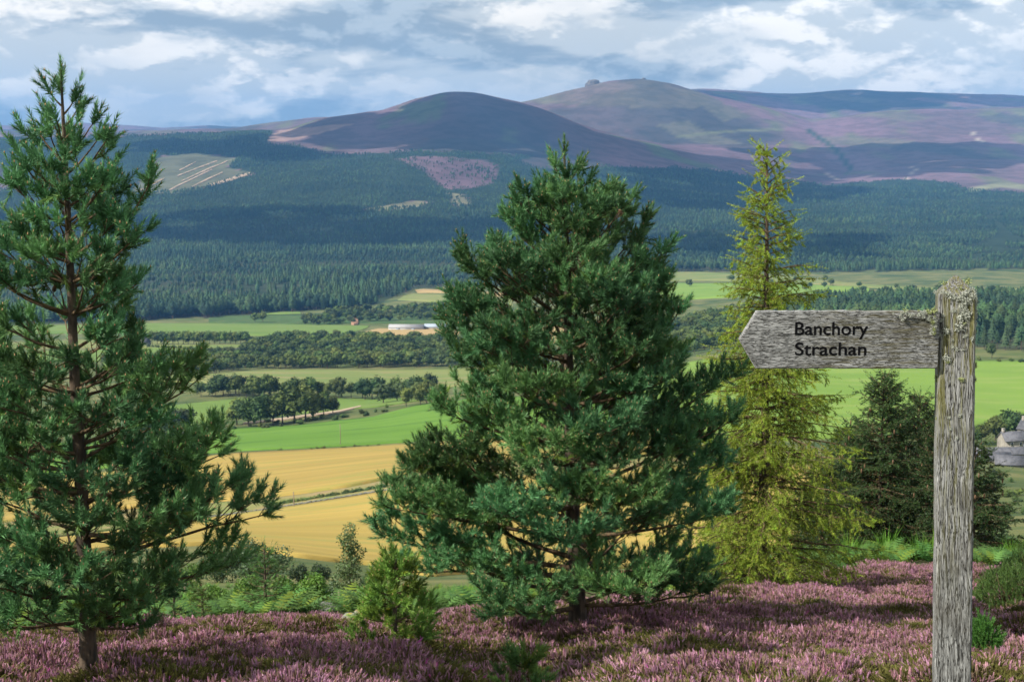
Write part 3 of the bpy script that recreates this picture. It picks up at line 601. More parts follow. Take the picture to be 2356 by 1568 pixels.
PINE_T = np.array([0.098, 0.235, 0.098]); PINE_OLD = np.array([0.150, 0.215, 0.030])
def pine(name, label, base, top, reach, seed, limbs_per=5, whorl=.34, extra=(), h0=.07, density=1.0, nn=40, rbase=.085, nl=.064, nw=.0092, lat0=.26, step=.19, dead=True, cones=6, yt=0.0):
    r = np.random.default_rng(seed); base = np.asarray(base, float); H = top[2] - base[2]
    root = ob(name, None, loc=base, label=label, cat='tree')
    lean = (np.asarray(top, float) - base)
    ts = np.linspace(0, 1, 14); TP = lean[None] * ts[:, None] + np.concatenate([np.cumsum(r.normal(0, .011, (14, 2)), 0) * (1 - ts[:, None]), np.zeros((14, 1))], 1) * H / 5
    TP[0, 2] -= .25
    tr = rbase * (1 - ts) ** .85 + .006; tr[0] *= 1.35
    ob('trunk', mesh_from('trunk', *tubes([(TP, tr)], 10), M['bark'], True), root)
    at = lambda f: np.array([np.interp(f, ts, TP[:, k]) for k in range(3)])
    S, twigs, buds = [], [], []; vary = [1.0, 0.0]
    def shoot(p, d, L, sc=1.0, old=0.0, bud=True):
        old_ = min(1, max(0, old + vary[1])); tn = (PINE_T * (1 - old_) + PINE_OLD * old_) * vary[0]; tn = tn * (1 + yt * np.array([.9, .35, -.4])) * r.uniform(.8, 1.25)
        S.append(np.concatenate([p, unit(d), [L, sc], tn]))
        if bud and old < .3 and r.random() < .5: buds.append((p + unit(d) * L, unit(d)))
    def lateral(p, d, L, depth):
        n = 4; s = np.linspace(0, 1, n)[:, None]; up = np.array([0, 0, 1])
        P = p + d * L * s + up * (L * .28 * s ** 2) + np.cumsum(r.normal(0, L * .02, (n, 3)), 0)
        twigs.append((P, np.linspace(.0035 + .006 * L, .003, n)))
        td = unit(P[-1] - P[-2] + up * .12 * L)
        shoot(P[-1] - td * .05, td + up * .25, r.uniform(.11, .19))
        for k in range(r.integers(2, 4)):
            a = unit(td + r.normal(0, .55, 3) + up * .15); shoot(P[-1] - td * r.uniform(.0, .08), a, r.uniform(.08, .15))
        # older needles further back and side shoots
        nn_ = max(1, int(L / .13))
        for k in range(nn_):
            f = r.uniform(.25, .95); q = P[0] + (P[-1] - P[0]) * f + up * L * .28 * (f * f - f)
            sd = unit(d + r.normal(0, .75, 3) + up * .3)
            shoot(q, sd, r.uniform(.08, .15), .95, old=r.uniform(0, .6) if f < .7 else r.uniform(0, .25), bud=f > .6)
        if L > .22 and depth > 0:
            for k in range(int(1 + L * 5)):
                f = r.uniform(.35, .9); q = P[0] + (P[-1] - P[0]) * f + up * L * .28 * (f * f - f)
                perp = unit(np.cross(d, up)); sd = unit(d * .75 + perp * r.choice([-1, 1]) * r.uniform(.5, 1) + up * r.uniform(0, .4)); lateral(q, sd, L * r.uniform(.35, .55), depth - 1)
    def branch(f0, az, L, rise, limb_r=None):
        vary[0] = r.uniform(.62, 1.35); vary[1] = r.uniform(-.15, .35)
        p0 = at(f0); d = np.array([math.cos(az), math.sin(az), 0]); up = np.array([0, 0, 1]); n = 8; s = np.linspace(0, 1, n)[:, None]
        P = p0 + d * L * s + up * L * (rise[0] * s + rise[1] * s ** 2) + np.cumsum(r.normal(0, .016 * L, (n, 3)), 0) * s
        r0 = limb_r or (.008 + .013 * L); ob('limb', mesh_from('limb', *tubes([(P, np.linspace(r0, .004, n))], 6), M['limb'], True), root)
        td = unit(P[-1] - P[-2]); shoot(P[-1], td + up * .4, r.uniform(.14, .22), 1.05)
        for k in range(4): shoot(P[-1] - td * .02, td + r.normal(0, .5, 3) + up * .35, r.uniform(.10, .16))
        nodes = max(1, int(L / step * density)) if L > lat0 else 0; perp = unit(np.cross(d, up))
        for k in range(nodes):
            f = .22 + .76 * (k + r.random()) / nodes
            q = np.array([np.interp(f, s[:, 0], P[:, j]) for j in range(3)]); tdir = unit(P[-1] - P[0])
            for sg in (-1, 1):
                if r.random() < (.92 if f > .35 else .5):
                    ll = (.05 + min(.12, .15 * L) + .50 * L * (1 - f)) * r.uniform(.7, 1.2); ll = min(ll, .60)
                    sd = unit(tdir * r.uniform(.5, .9) + perp * sg * r.uniform(.5, 1.0) + up * r.uniform(-.05, .5)); lateral(q, sd, ll, 1)
            if r.random() < .7: shoot(q, unit(tdir * .5 + up * r.uniform(.4, 1) + r.normal(0, .3, 3)), r.uniform(.1, .16), old=max(0, .5 - f) * 1.2)
    hgt = h0 * H; az0 = 0.0
    while hgt < H * .945:
        f = hgt / H; k = limbs_per + (1 if .5 < f < .86 and rbase > .08 else 0) if f < .86 else 4; az0 += r.uniform(.5, 1.2)
        for j in range(k):
            az = az0 + j * 6.283 / k + r.normal(0, .22); st = .16 + 1.05 * f ** 2.6; L = reach(f, az)
            for _ in range(4): L = .5 * L + .5 * reach(f + st * 1.05 * L / H + .02, az)
            L *= r.uniform(.80, 1.06)
            if L < .07: continue
            branch(min(.985, f + r.normal(0, .008) + r.uniform(-.028, .028) * (1 - f)), az, L, (st * .6, st * .5))
        hgt += whorl * (1.05 - .45 * f) * r.uniform(.85, 1.15)
    for f0, az, L, r0, r1 in extra: branch(f0, az, L, (r0, r1))
    # leader
    lead = at(1.0); up = np.array([0, 0, 1]); shoot(at(.955), lead - at(.955) + [0, 0, .01], np.linalg.norm(lead - at(.955)), 1.0, bud=False); shoot(lead - [0, 0, .02], up, .10, .9)
    for k in range(3): shoot(at(.975), unit(up + r.normal(0, .3, 3)), r.uniform(.12, .2), .85)
    if dead:
        for k in range(26):
            f = r.uniform(.05, .55); az = r.random() * 6.28; L = r.uniform(.2, .6); p = at(f); d = np.array([math.cos(az), math.sin(az), r.uniform(-.2, .5)])
            twigs.append((np.array([p, p + d * L * .5 + r.normal(0, .03, 3), p + d * L + r.normal(0, .06, 3)]), [.008, .005, .002]))
    S = np.array(S); V, Fc, c = needles(S, nn, nl, nw, seed=seed)
    cr = ob('crown', mesh_from('crown', V, Fc, M['needle'], False, c), root)
    if twigs: ob('twigs', mesh_from('twigs', *tubes(twigs, 3), M['limb']), cr, kind='stuff')
    ov = np.array([[1, 0, 0], [-.5, .87, 0], [-.5, -.87, 0], [0, 0, 1.3], [0, 0, -.6]]); of = np.array([(0, 1, 3), (1, 2, 3), (2, 0, 3), (1, 0, 4), (2, 1, 4), (0, 2, 4)]); BV = []; BF = []
    for k, (p, d) in enumerate(buds):
        BV.append(ov * np.array([.006, .006, .013]) + p + d * .008); BF.append(of + len(ov) * k)
    ob('buds', mesh_from('buds', np.concatenate(BV), np.concatenate(BF), M['bud']), cr, kind='stuff')
    cvt, cft = ico(2); cm = mesh_from('cone', cvt * np.array([.016, .016, .03]) * (1 + .18 * np.sin(cvt[:, 2:3] * 18) * np.cos(np.arctan2(cvt[:, 1:2], cvt[:, 0:1]) * 5)), cft, M['cone'])
    for k in range(cones):
        q = S[r.integers(len(S))]; oc = ob('cone', cm, root, q[:3] + [0, 0, -.03]); oc.rotation_euler = (r.uniform(-.8, .8), r.uniform(-.8, .8), 0)
    print(name, 'shoots', len(S), 'tris', len(Fc)); return root

def prof(pts_l, pts_r, vt, vb, scale):
    """reach from pixel half widths left/right measured by row; f = 0 at the base, 1 at the top"""
    fl = np.array([(vb - p[0]) / (vb - vt) for p in pts_l])[::-1]; wl = np.array([p[1] for p in pts_l])[::-1] * scale
    fr = np.array([(vb - p[0]) / (vb - vt) for p in pts_r])[::-1]; wr = np.array([p[1] for p in pts_r])[::-1] * scale
    def g(f, az):
        f2 = min(1, f); l = np.interp(f2, fl, wl); rr = np.interp(f2, fr, wr); c = math.cos(az); k = (c + 1) / 2
        return l * (1 - k) + rr * k
    return g
# centre pine
DC = 15.0
bC = onground(1325, DC); aT, tT = ray(1298, 330); topC = np.array([aT * (DC + .1), DC + .1, tT * (DC + .1)])
pC = prof([(312, 10), (360, 62), (400, 100), (460, 155), (540, 245), (620, 272), (700, 290), (800, 330), (900, 350), (1010, 400), (1100, 405), (1200, 455), (1300, 450), (1400, 380), (1480, 200)],
          [(312, 10), (360, 58), (400, 125), (470, 195), (560, 225), (640, 245), (700, 270), (800, 310), (900, 310), (1000, 365), (1100, 370), (1200, 345), (1300, 330), (1400, 310), (1480, 180)], 312, 1480, DC / F * .93)
pine('pine_tree', 'dense dark green pine standing left of the sign', bC, topC, pC, 3, extra=((.53, .15, .92, .65, .70), (.50, -.2, .95, .6, .65), (.74, .1, .42, .95, .9), (.47, -.15, 1.15, .4, .4), (.30, .0, 1.65, .30, .10), (.36, .1, 1.6, .35, .2), (.14, 3.1, 1.9, .15, .05), (.20, 3.3, 1.85, .2, .05), (.24, 3.0, 1.75, .25, .08)), rbase=.085, cones=10, density=1.15)
# left pine
DL = 11.0
bL = onground(203, DL); aT, tT = ray(140, 158); topL = np.array([aT * DL, DL, tT * DL])
pL = prof([(132, 6), (200, 48), (300, 130), (420, 145), (560, 180), (700, 220), (850, 260), (1000, 300), (1150, 340), (1300, 330), (1420, 260), (1560, 120)],
          [(132, 6), (200, 60), (290, 125), (400, 130), (480, 180), (600, 175), (700, 165), (850, 215), (1000, 250), (1150, 330), (1300, 320), (1400, 190), (1560, 90)], 132, 1575, DL / F * .95)
pine('pine_tree', 'tall open pine at the left edge of the picture', bL, topL, pL, 12, limbs_per=6, whorl=.33, extra=((.20, .10, 1.28, .20, .05), (.30, -.1, 1.05, .25, .1), (.395, .15, .92, .35, .1), (.12, -.05, 1.05, .35, .0), (.66, .1, .62, .7, .5), (.17, -1.5, .85, .25, .05), (.24, -1.2, .9, .25, .05), (.14, -2.1, .9, .2, .05), (.10, -1.0, .7, .3, .0), (.30, -1.8, .8, .25, .05)), rbase=.062, h0=.09, density=.95, cones=6, nl=.060)
# young pines in the heather
def simple_reach(w): return lambda f, az: w * (1 - f) ** .8 + .04
b = onground(908, 13.2); pine('pine_sapling', 'small bright green pine sapling in the heather left of the big pine', b, b + [0.02, 0, .84], lambda f, az: .36 * max(0, 1 - f) ** .8 + .04, 21, limbs_per=5, whorl=.15, rbase=.022, nn=46, nl=.055, lat0=.1, step=.12, dead=False, cones=0, yt=.9, density=.8)
b = onground(1205, 12.1); pine('pine_sapling', 'tiny pine seedling in the heather below the big pine', b, b + [0.0, 0, .26], lambda f, az: .22 * max(0, 1 - f) + .05, 22, limbs_per=4, whorl=.12, rbase=.012, nn=46, nl=.05, lat0=.05, step=.08, dead=False, cones=0, yt=.5)

def spire(name, label, base, H, reach, seed, tint, droop, nn, nl, nw, whorl, limbs_per, tw, mkey, hang=.5, rbase=.09, cones=0, tipup=.0, twigcol='limb', lat=.17, lean=(0, 0), thin=.1):
    r = np.random.default_rng(seed); root = ob(name, None, loc=base, label=label, cat='tree')
    ts = np.linspace(0, 1, 16); TP = np.zeros((16, 3)); TP[:, 2] = ts * H; TP[:, :2] = np.cumsum(r.normal(0, .008 * H / 6, (16, 2)), 0) + ts[:, None] * np.array(lean); TP[0, 2] = -.3
    ob('trunk', mesh_from('trunk', *tubes([(TP, rbase * (1 - ts) ** .9 + .008)], 8), M['bark'], True), root)
    at = lambda f: np.array([np.interp(f, ts, TP[:, k]) for k in range(3)]); up = np.array([0, 0, 1.])
    S, twigs, conep = [], [], []
    def sh(p, d, L, sc=1.): S.append(np.concatenate([p, unit(d), [L, sc], tint * r.uniform(.7, 1.35) * (1 + r.normal(0, .06, 3))]))
    hgt = .04 * H
    while hgt < H * .985:
        f = hgt / H
        for j in range(limbs_per):
            az = r.random() * 6.283; L = reach(f, az) * r.uniform(.65, 1.1) * (1 if j < limbs_per * (1.1 - thin * f) else 0)
            if L < .04: continue
            d = np.array([math.cos(az), math.sin(az), 0]); n = 7; s = np.linspace(0, 1, n)[:, None]
            st = np.interp(f, [0, .6, .9, 1], [.0, .12, .55, 1.0])
            P = at(f) + d * L * s + up * L * (st * s - droop * s ** 1.6 * (1 - .6 * f) + tipup * s ** 3) + np.cumsum(r.normal(0, .02 * L, (n, 3)), 0) * s
            ob('limb', mesh_from('limb', *tubes([(P, np.linspace(.006 + .011 * L, .003, n))], 5), M[twigcol], True), root)
            td = unit(P[-1] - P[-2]); sh(P[-1], td, .18); perp = unit(np.cross(d, up))
            m = max(2, int(L / lat * 2 * (1 - .45 * thin * f)))
            for k in range(m):
                g = .12 + .86 * (k + r.random()) / m; q = np.array([np.interp(g, s[:, 0], P[:, jj]) for jj in range(3)])
                sg = r.choice([-1, 1]); ll = min(tw, (.10 + .45 * L * (1.05 - g))) * r.uniform(.6, 1.2)
                hd = unit(d * r.uniform(.3, .8) + perp * sg * r.uniform(.3, 1.0) - up * hang * r.uniform(0, 1.3) + up * (.2 * f))
                q2 = q + hd * ll * .5 + r.normal(0, .015, 3); h2 = unit(hd - up * hang * .5 + r.normal(0, .1, 3)); q3 = q2 + h2 * ll * .5
                twigs.append((np.array([q, q2, q3]), [.005, .0035, .002])); sh(q, q2 - q, ll * .52); sh(q2, q3 - q2, ll * .55)
                for e in range(2 if ll > .2 else 1):
                    gq = q + (q3 - q) * r.uniform(.3, .8); sh(gq, unit(hd + r.normal(0, .7, 3) - up * hang * .4), ll * r.uniform(.3, .5))
                if cones and r.random() < .035 and f > .45: conep.append(q3)
            for k in range(int(L / .16)):
                g = r.random(); q = np.array([np.interp(g, s[:, 0], P[:, jj]) for jj in range(3)]); sh(q, td + r.normal(0, .4, 3), .12)
        hgt += whorl * (1.1 - .5 * f) * r.uniform(.8, 1.2)
    sh(at(.93), at(1.) - at(.93), .07 * H, .9)
    S = np.array(S); V, Fc, c = needles(S, nn, nl, nw, 70, 35, seed)
    cr = ob('crown', mesh_from('crown', V, Fc, M[mkey], False, c), root)
    ob('twigs', mesh_from('twigs', *tubes(twigs, 3), M[twigcol]), cr, kind='stuff')
    if conep:
        cvt, cft = ico(2); cm = mesh_from('cone', cvt * np.array([.018, .018, .055]), cft, M['cone'])
        for q in conep[:40]: ob('cone', cm, root, q - [0, 0, .07])
    print(name, 'shoots', len(S), 'tris', len(Fc)); return root
# larch
bR = onground(1752, 22.0); aT, tT = ray(1737, 332); HL = float(tT * 22.0 - bR[2])
larch_w = prof([(330, 10), (380, 34), (460, 52), (560, 84), (700, 112), (850, 150), (1000, 195), (1150, 230), (1280, 250), (1345, 255)], [(330, 12), (380, 38), (460, 72), (560, 88), (660, 118), (850, 165), (1000, 220), (1150, 240), (1280, 255), (1345, 260)], 330, 1345, 22 / F)
spire('larch_tree', 'yellow green drooping larch behind the tip of the sign', bR, HL, larch_w, 31, np.array([.265, .350, .040]), .14, 21, .036, .010, .15, 8, .62, 'larch', hang=.8, rbase=.085, twigcol='limb', lat=.15, lean=(-.1, 0), thin=.66)
# spruces on the right
SPT = np.array([.042, .080, .024])
def spr(u, vtop, D, w, seed, label, t=1.0, n=7, **k):
    b = onground(u, D); _, tt = ray(u, vtop); H = float(tt * D - b[2])
    return spire('spruce_tree', label, b, H, lambda f, az: w * (1 - f) ** .72 + .07, seed, SPT * t, .10, 13, .034, .017, .15, n, .50, 'needle', hang=.35, rbase=.06, cones=1, tipup=.10, lat=.115, **k)
spr(2022, 862, 32, 1.8, 41, 'tallest dark spruce below the sign board, cones on its top', 1.25)
spr(2102, 915, 33.5, 1.75, 42, 'shorter dark spruce between the tallest spruce and the post', 1.1)
spr(2165, 955, 31, 1.3, 43, 'dark spruce hidden behind the post', .9)
spr(1955, 985, 33, 1.6, 44, 'low dark spruce between the larch and the tallest spruce', 1.0)
spr(2235, 1020, 29, 1.25, 45, 'dark spruce reaching out right of the post', 1.0)
spr(1885, 1065, 30, 1.2, 46, 'low dark spruce tucked behind the right side of the larch', 1.0)
def young(u, D, H, w, seed, label, t): return spire('spruce_sapling', label, onground(u, D), H, lambda f, az: w * (1 - f) ** .8 + .05, seed, t, .0, 26, .026, .006, .11, 5, .28, 'needle', hang=.1, rbase=.02, tipup=.25, lat=.13)
young(612, 21, .98, .40, 51, 'young bright green spruce at the heather edge', np.array([.085, .19, .045]))
young(402, 20.5, .62, .28, 52, 'small green spruce beside the left pine', np.array([.08, .17, .05]))
young(467, 21.5, .60, .24, 53, 'thin yellow green spruce sapling among the bracken', np.array([.09, .16, .03]))

# ------------------------------------------------------------------ leafy shrubs and small trees
def leafy(name, label, base, blobs, nleaf, size, tint, seed, stems=(), cat='bush', var=.3, m='leaf'):
    r = np.random.default_rng(seed); root = ob(name, None, loc=base, label=label, cat=cat)
    w = np.array([b[3] * b[4] for b in blobs]); w = w / w.sum(); Vs = []; Cs = []
    for (x, y, z, rx, rz), k in zip(blobs, (w * nleaf).astype(int)):
        d = r.normal(0, 1, (k, 3)); d /= np.linalg.norm(d, axis=1, keepdims=True); rad = r.uniform(.35, 1.0, (k, 1)) ** .5 * r.uniform(.8, 1.12, (k, 1))
        lump = .82 + .36 * fbm(np.arctan2(d[:, 1], d[:, 0]) * 1.7 + x * 9, d[:, 2] * 2.4 + seed, 2, seed)
        P = d * rad * lump[:, None] * np.array([rx, rx, rz]) + [x, y, z]
        t1 = r.normal(0, 1, (k, 3)); t1 /= np.linalg.norm(t1, axis=1, keepdims=True); t2 = np.cross(t1, d + r.normal(0, .5, (k, 3))); t2 /= np.linalg.norm(t2, axis=1, keepdims=True) + 1e-9
        s = size * r.uniform(.6, 1.3, (k, 1)); Vs.append(np.stack([P - t1 * s, P + t2 * s * .55, P + t1 * s, P - t2 * s * .55], 1)); Cs.append(np.repeat((tint * r.uniform(1 - var, 1 + var, (k, 1)) * (1 + r.normal(0, .07, (k, 3))))[:, None], 4, 1))
    V = np.concatenate(Vs).reshape(-1, 3); C_ = np.concatenate(Cs).reshape(-1, 3)
    V[:, 2] = np.maximum(V[:, 2], -.15)
    ob('crown' if cat == 'tree' else 'foliage', mesh_from('foliage', V, np.arange(len(V)).reshape(-1, 4), M[m], False, C_), root)
    tw = []
    for (x, y, z, rx, rz) in blobs:
        e = np.array([x, y, z]); mid = e * .5 + r.normal(0, .05, 3) * rx; tw.append((np.array([[x * .15, y * .15, -.15], mid, e]), np.array([.045, .03, .012]) * max(.25, min(1.6, rz))))
    ob('trunk' if cat == 'tree' else 'stem', mesh_from('stem', *tubes(tw, 5), M['limb'], True), root); return root
rb = np.random.default_rng(5)
def blobset(n, W_, H_, z0=.15, k=.42):
    out = []
    for i in range(n):
        a = rb.random() * 6.28; rr = W_ * .62 * math.sqrt(rb.random()); z = z0 + (H_ - z0) * rb.uniform(.15, .78) * (1 - .35 * (rr / W_))
        s = rb.uniform(.7, 1.2) * k; out.append((math.cos(a) * rr, math.sin(a) * rr, z, W_ * s, H_ * s * .62))
    return out
def placed(u, D, wpx, hpx): s = D / F; return onground(u, D), wpx * s / 2, hpx * s
GREY = np.array([.075, .122, .05]); BRI = np.array([.115, .215, .035]); BIRCH = np.array([.115, .165, .06]); DK = np.array([.05, .08, .035])
def shrub(name, label, u, D, wpx, hpx, nb_, nl_, size, tint, seed, cat='bush', k=.42):
    b, w, h = placed(u, D, wpx, hpx); return leafy(name, label, b, blobset(nb_, w, h, k=k), nl_, size, tint, seed, cat=cat)
shrub('willow_bush', 'broad grey green willow bush in front of the wheat field', 602, 95, 165, 128, 16, 5200, .085, GREY, 61)
shrub('willow_bush', 'dark green bush behind the left pine branch, beside the broad willow', 505, 90, 130, 100, 10, 2800, .085, GREY * .85, 62)
shrub('hawthorn_bush', 'low dark bush between the broad willow and the birch', 690, 88, 60, 62, 7, 1500, .075, DK, 63)
shrub('hawthorn_bush', 'dark rounded bush behind the bright shrub at the wheat edge', 745, 92, 70, 52, 6, 1400, .075, DK * 1.1, 64)
shrub('rowan_shrub', 'bright green leafy shrub between the spruce sapling and the birch', 716, 34, 100, 118, 10, 3000, .036, BRI * 1.15, 65)
b, w, h = placed(805, 38, 92, 195); leafy('birch_tree', 'slender young birch standing in front of the wheat', b, [(rb.normal(0, .22) * w, rb.normal(0, .3) * w, h * f, w * (.62 - .40 * abs(f - .42)), h * .13) for f in np.linspace(.2, .93, 13)], 3600, .034, BIRCH, 66, cat='tree')
shrub('hawthorn_bush', 'leafy green bush low behind the left pine', 430, 70, 150, 75, 8, 2200, .065, BRI * .75, 67)
shrub('dead_shrub', 'brown withered shrub beside the left pine trunk', 345, 19.5, 62, 58, 6, 900, .03, np.array([.12, .06, .03]), 68)
shrub('hawthorn_bush', 'green bushes below the wheat seen left of the big pine', 870, 75, 90, 60, 6, 1500, .07, GREY, 69)
shrub('hawthorn_bush', 'grey green scrub on the slope right of the post', 2300, 60, 130, 70, 8, 2200, .055, GREY * 1.2, 70)
shrub('hawthorn_bush', 'pale scrub low on the slope right of the post behind the gorse', 2330, 42, 110, 60, 7, 1800, .045, GREY * 1.5, 71)
shrub('rowan_shrub', 'tall leafy green shrub behind the young spruce', 580, 40, 105, 92, 9, 2600, .042, BRI * .9, 75)
shrub('rowan_shrub', 'broad fresh green shrub beside the lower branches of the left pine', 500, 34, 110, 84, 9, 2600, .038, BRI * 1.05, 76)
shrub('hawthorn_bush', 'rounded grey green bush between the rowan shrub and the birch', 762, 40, 72, 78, 7, 1800, .04, GREY * 1.15, 77)
shrub('rowan_shrub', 'yellow green shrub low in the bracken below the birch', 780, 28, 70, 50, 6, 1400, .03, BRI * 1.2, 78)
shrub('rowan_shrub', 'low bright green shrub left of the young spruce at the heather edge', 545, 30, 95, 70, 8, 2000, .034, BRI * .95, 72)
shrub('rowan_shrub', 'rounded green shrub behind the bright leafy shrub', 660, 46, 95, 75, 8, 2200, .045, BRI * .8, 73)
shrub('hawthorn_bush', 'dense dark bush at the foot of the young birch', 838, 44, 80, 88, 8, 2000, .045, GREY * 1.1, 74)
# gorse: spiny shoots
def gorse(label, u, D, wpx, hpx, n, seed, t):
    r = np.random.default_rng(seed); b, w, h = placed(u, D, wpx, hpx); root = ob('gorse_bush', None, loc=b, label=label, cat='bush'); S = []; tw = []
    for k in range(n):
        d = r.normal(0, 1, 3); d[2] = abs(d[2]) * .9 + .05; d = unit(d); lump = .8 + .35 * float(fbm(np.array([math.atan2(d[1], d[0]) * 2]), np.array([d[2] * 3.]), 2, seed)[0])
        p = d * np.array([w, w, h]) * lump * r.uniform(.72, 1); S.append(np.concatenate([p, unit(d * .6 + [0, 0, .8] + r.normal(0, .3, 3)), [r.uniform(.08, .15), 1.0], t * r.uniform(.7, 1.3)]))
        if k % 5 == 0: tw.append((np.array([[p[0] * .1, p[1] * .1, -.1], p * .6 + r.normal(0, .02, 3), p]), [.01, .006, .003]))
    V, Fc, c = needles(np.array(S), 46, .03, .006, 60, 25, seed)
    ob('foliage', mesh_from('foliage', V, Fc, M['needle'], False, c), root); ob('stem', mesh_from('stem', *tubes(tw, 4), M['limb']), root)
GT = np.array([.095, .165, .04])
gorse('wide green gorse bush right of the post in the heather', 2335, 19, 190, 96, 900, 81, GT)
gorse('small bright gorse clump close to the right side of the post', 2262, 12.6, 68, 92, 230, 82, GT * np.array([.8, 1.15, .9]))
gorse('low gorse at the right frame edge behind the wide gorse bush', 2375, 23, 150, 90, 500, 83, GT * 1.15)
gorse('yellow green gorse sprig beside the lichened boulder', 842, 17.6, 40, 40, 80, 84, np.array([.26, .25, .03]))

# ------------------------------------------------------------------ boulders, ruined wall, fence posts
def rock(seed, sub=2):
    V, Fc = ico(sub); n = fbm(V[:, 0] * 1.3 + seed * 3.1 + 9, V[:, 1] * 1.3 + V[:, 2] * .9 + seed, 3, seed); q = np.round(V * 1.6) / 1.6
    return (V * .6 + q * .4) * (.7 + .6 * n[:, None]), Fc
M['lichrock'] = mat('lichened_granite', (0.22, 0.21, 0.19), (0.32, 0.235, 0.03), 5.0, bump=(9, .7, .03), lo=.42, hi=.55, col3=(0.12, 0.11, 0.10), scale3=9)
V, Fc = rock(3, 3); b = onground(818, 17.8)
ob('boulder', mesh_from('boulder', V * np.array([.20, .17, .17]), Fc, M['lichrock'], True), loc=b + [0, 0, .10], label='granite boulder with yellow lichen at the heather edge', cat='boulder')
RK = [mesh_from('stone', rock(k)[0] * np.array([1, .8, .6]), rock(k)[1], M['stone'], False) for k in range(10, 15)]
def ruin(label, us, D, n, seed):
    r = np.random.default_rng(seed); p0 = onground((us[0] + us[1]) / 2, D); root = ob('stone_wall', None, loc=p0, label=label, cat='wall')
    for k in range(n):
        q = onground(r.uniform(*us), D + r.normal(0, .18)); s = r.uniform(.06, .17); o = ob('stone', RK[r.integers(5)], root, q - p0 + [0, 0, s * .5 + r.choice([0, 0, .14])])
        o.scale = (s * r.uniform(1, 1.6), s, s); o.rotation_euler = (r.uniform(-.2, .2), r.uniform(-.2, .2), r.random() * 6.28)
ruin('tumbled pale stone wall half buried in bracken left of the birch', (690, 850), 29, 34, 1)
ruin('few tumbled wall stones behind the heather left of the spruce sapling', (490, 600), 27, 16, 2)
def post_(label, u, D, hpx, name='fence_post', r0=.04, cat='post'):
    b = onground(u, D); h = hpx * D / F; V, q = tubes([(np.array([[0, 0, -.3], [.01 * h, 0, h * .5], [0, 0, h]]), [r0, r0 * .95, r0 * .85])], 8)
    n = len(V); V = np.vstack([V, [[0, 0, h + r0 * .15]]]); t = [(n - 8 + i, n - 8 + (i + 1) % 8, n) for i in range(8)]
    return ob(name, mesh_from(name, V, [q, np.array(t)], M['poletimber'], True), loc=b, label=label, cat=cat)
post_('weathered fence post beside the birch trunk', 781, 33, 62, r0=.035)
post_('dark fence post in the rough grass left of the spruce sapling', 426, 60, 34, r0=.05)

# ------------------------------------------------------------------ dyke between the wheat fields
def dyke(label, pl, h, seed, dmin=200):
    r = np.random.default_rng(seed); us = np.arange(pl[0][0], pl[-1][0], 3.0); vs = np.interp(us, [p[0] for p in pl], [p[1] for p in pl])
    P = np.array([T(a, b, dmin) for a, b in zip(us, vs)]); p0 = P[0].copy(); root = ob('stone_dyke', None, loc=p0, label=label, cat='wall'); Vb = []; Fb = []; k0 = 0
    V0, F0 = rock(4, 1)
    for p in P:
        for lay in range(2):
            for e in range(2):
                s = r.uniform(.22, .38) * (h / .9); q = p - p0 + [r.normal(0, .14), r.normal(0, .1), .18 + lay * h * .45 + r.normal(0, .05)]
                Vb.append(V0 * s * np.array([1.1, .8, .75]) + q); Fb.append(F0 + k0); k0 += len(V0)
    ob('stones', mesh_from('stones', np.concatenate(Vb), np.concatenate(Fb), M['stone']), root, kind='stuff')
dyke('dry stone dyke between the two golden fields', [(300, 1217), (610, 1176), (800, 1145), (1000, 1114), (1250, 1094)], .75, 3)

# ------------------------------------------------------------------ far broadleaf trees and bushes (shared meshes, one object each)
def far_tree(seed, bush=False, n=620, tall=1.0):
    r = np.random.default_rng(seed); Vs, Fs, Cs, MI = [], [], [], []; off = 0; iv, if_ = ico(1)
    nb_ = 9 if not bush else 5; bl = []
    for k in range(nb_):
        a = r.random() * 6.28; rr = .30 * math.sqrt(r.random()); z = r.uniform(.42, .78) if not bush else r.uniform(.25, .6)
        bl.append((math.cos(a) * rr, math.sin(a) * rr, z, r.uniform(.17, .26), r.uniform(.15, .22)))
    if not bush: bl.append((0, 0, .82, .2, .17))
    else: bl = [(x, y, z * .9, a * 1.15, b * 1.5) for x, y, z, a, b in bl]
    for x, y, z, a, b in bl:
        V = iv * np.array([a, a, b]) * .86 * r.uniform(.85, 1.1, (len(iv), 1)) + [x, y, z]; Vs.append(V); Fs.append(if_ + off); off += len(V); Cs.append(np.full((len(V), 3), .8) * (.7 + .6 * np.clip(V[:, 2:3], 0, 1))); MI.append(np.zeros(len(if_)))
        k = n // nb_; d = r.normal(0, 1, (k, 3)); d /= np.linalg.norm(d, axis=1, keepdims=True); P = d * np.array([a, a, b]) * r.uniform(.82, 1.12, (k, 1)) + [x, y, z]
        s = r.uniform(.025, .055, (k, 1, 1)); tri = P[:, None] + r.normal(0, 1, (k, 3, 3)) * s; Vs.append(tri.reshape(-1, 3)); Fs.append(np.arange(3 * k).reshape(-1, 3) + off); off += 3 * k; Cs.append(np.repeat(r.uniform(.65, 1.45, (k, 1)) * np.ones((1, 3)), 3, 0)); MI.append(np.zeros(k))
    if not bush:
        tv, tq = tubes([(np.array([[0, 0, -.04], [.01, 0, .25], [0, .01, .6]]), [.028, .02, .01])], 6); tt = np.concatenate([tq[:, [0, 1, 2]], tq[:, [0, 2, 3]]])
        Vs.append(tv); Fs.append(tt + off); Cs.append(np.ones((len(tv), 3))); MI.append(np.ones(len(tt)))
    return mesh_from('far_tree', np.concatenate(Vs), np.concatenate(Fs), [M['fcrown'], M['ftrunk']], False, np.concatenate(Cs), np.concatenate(MI))
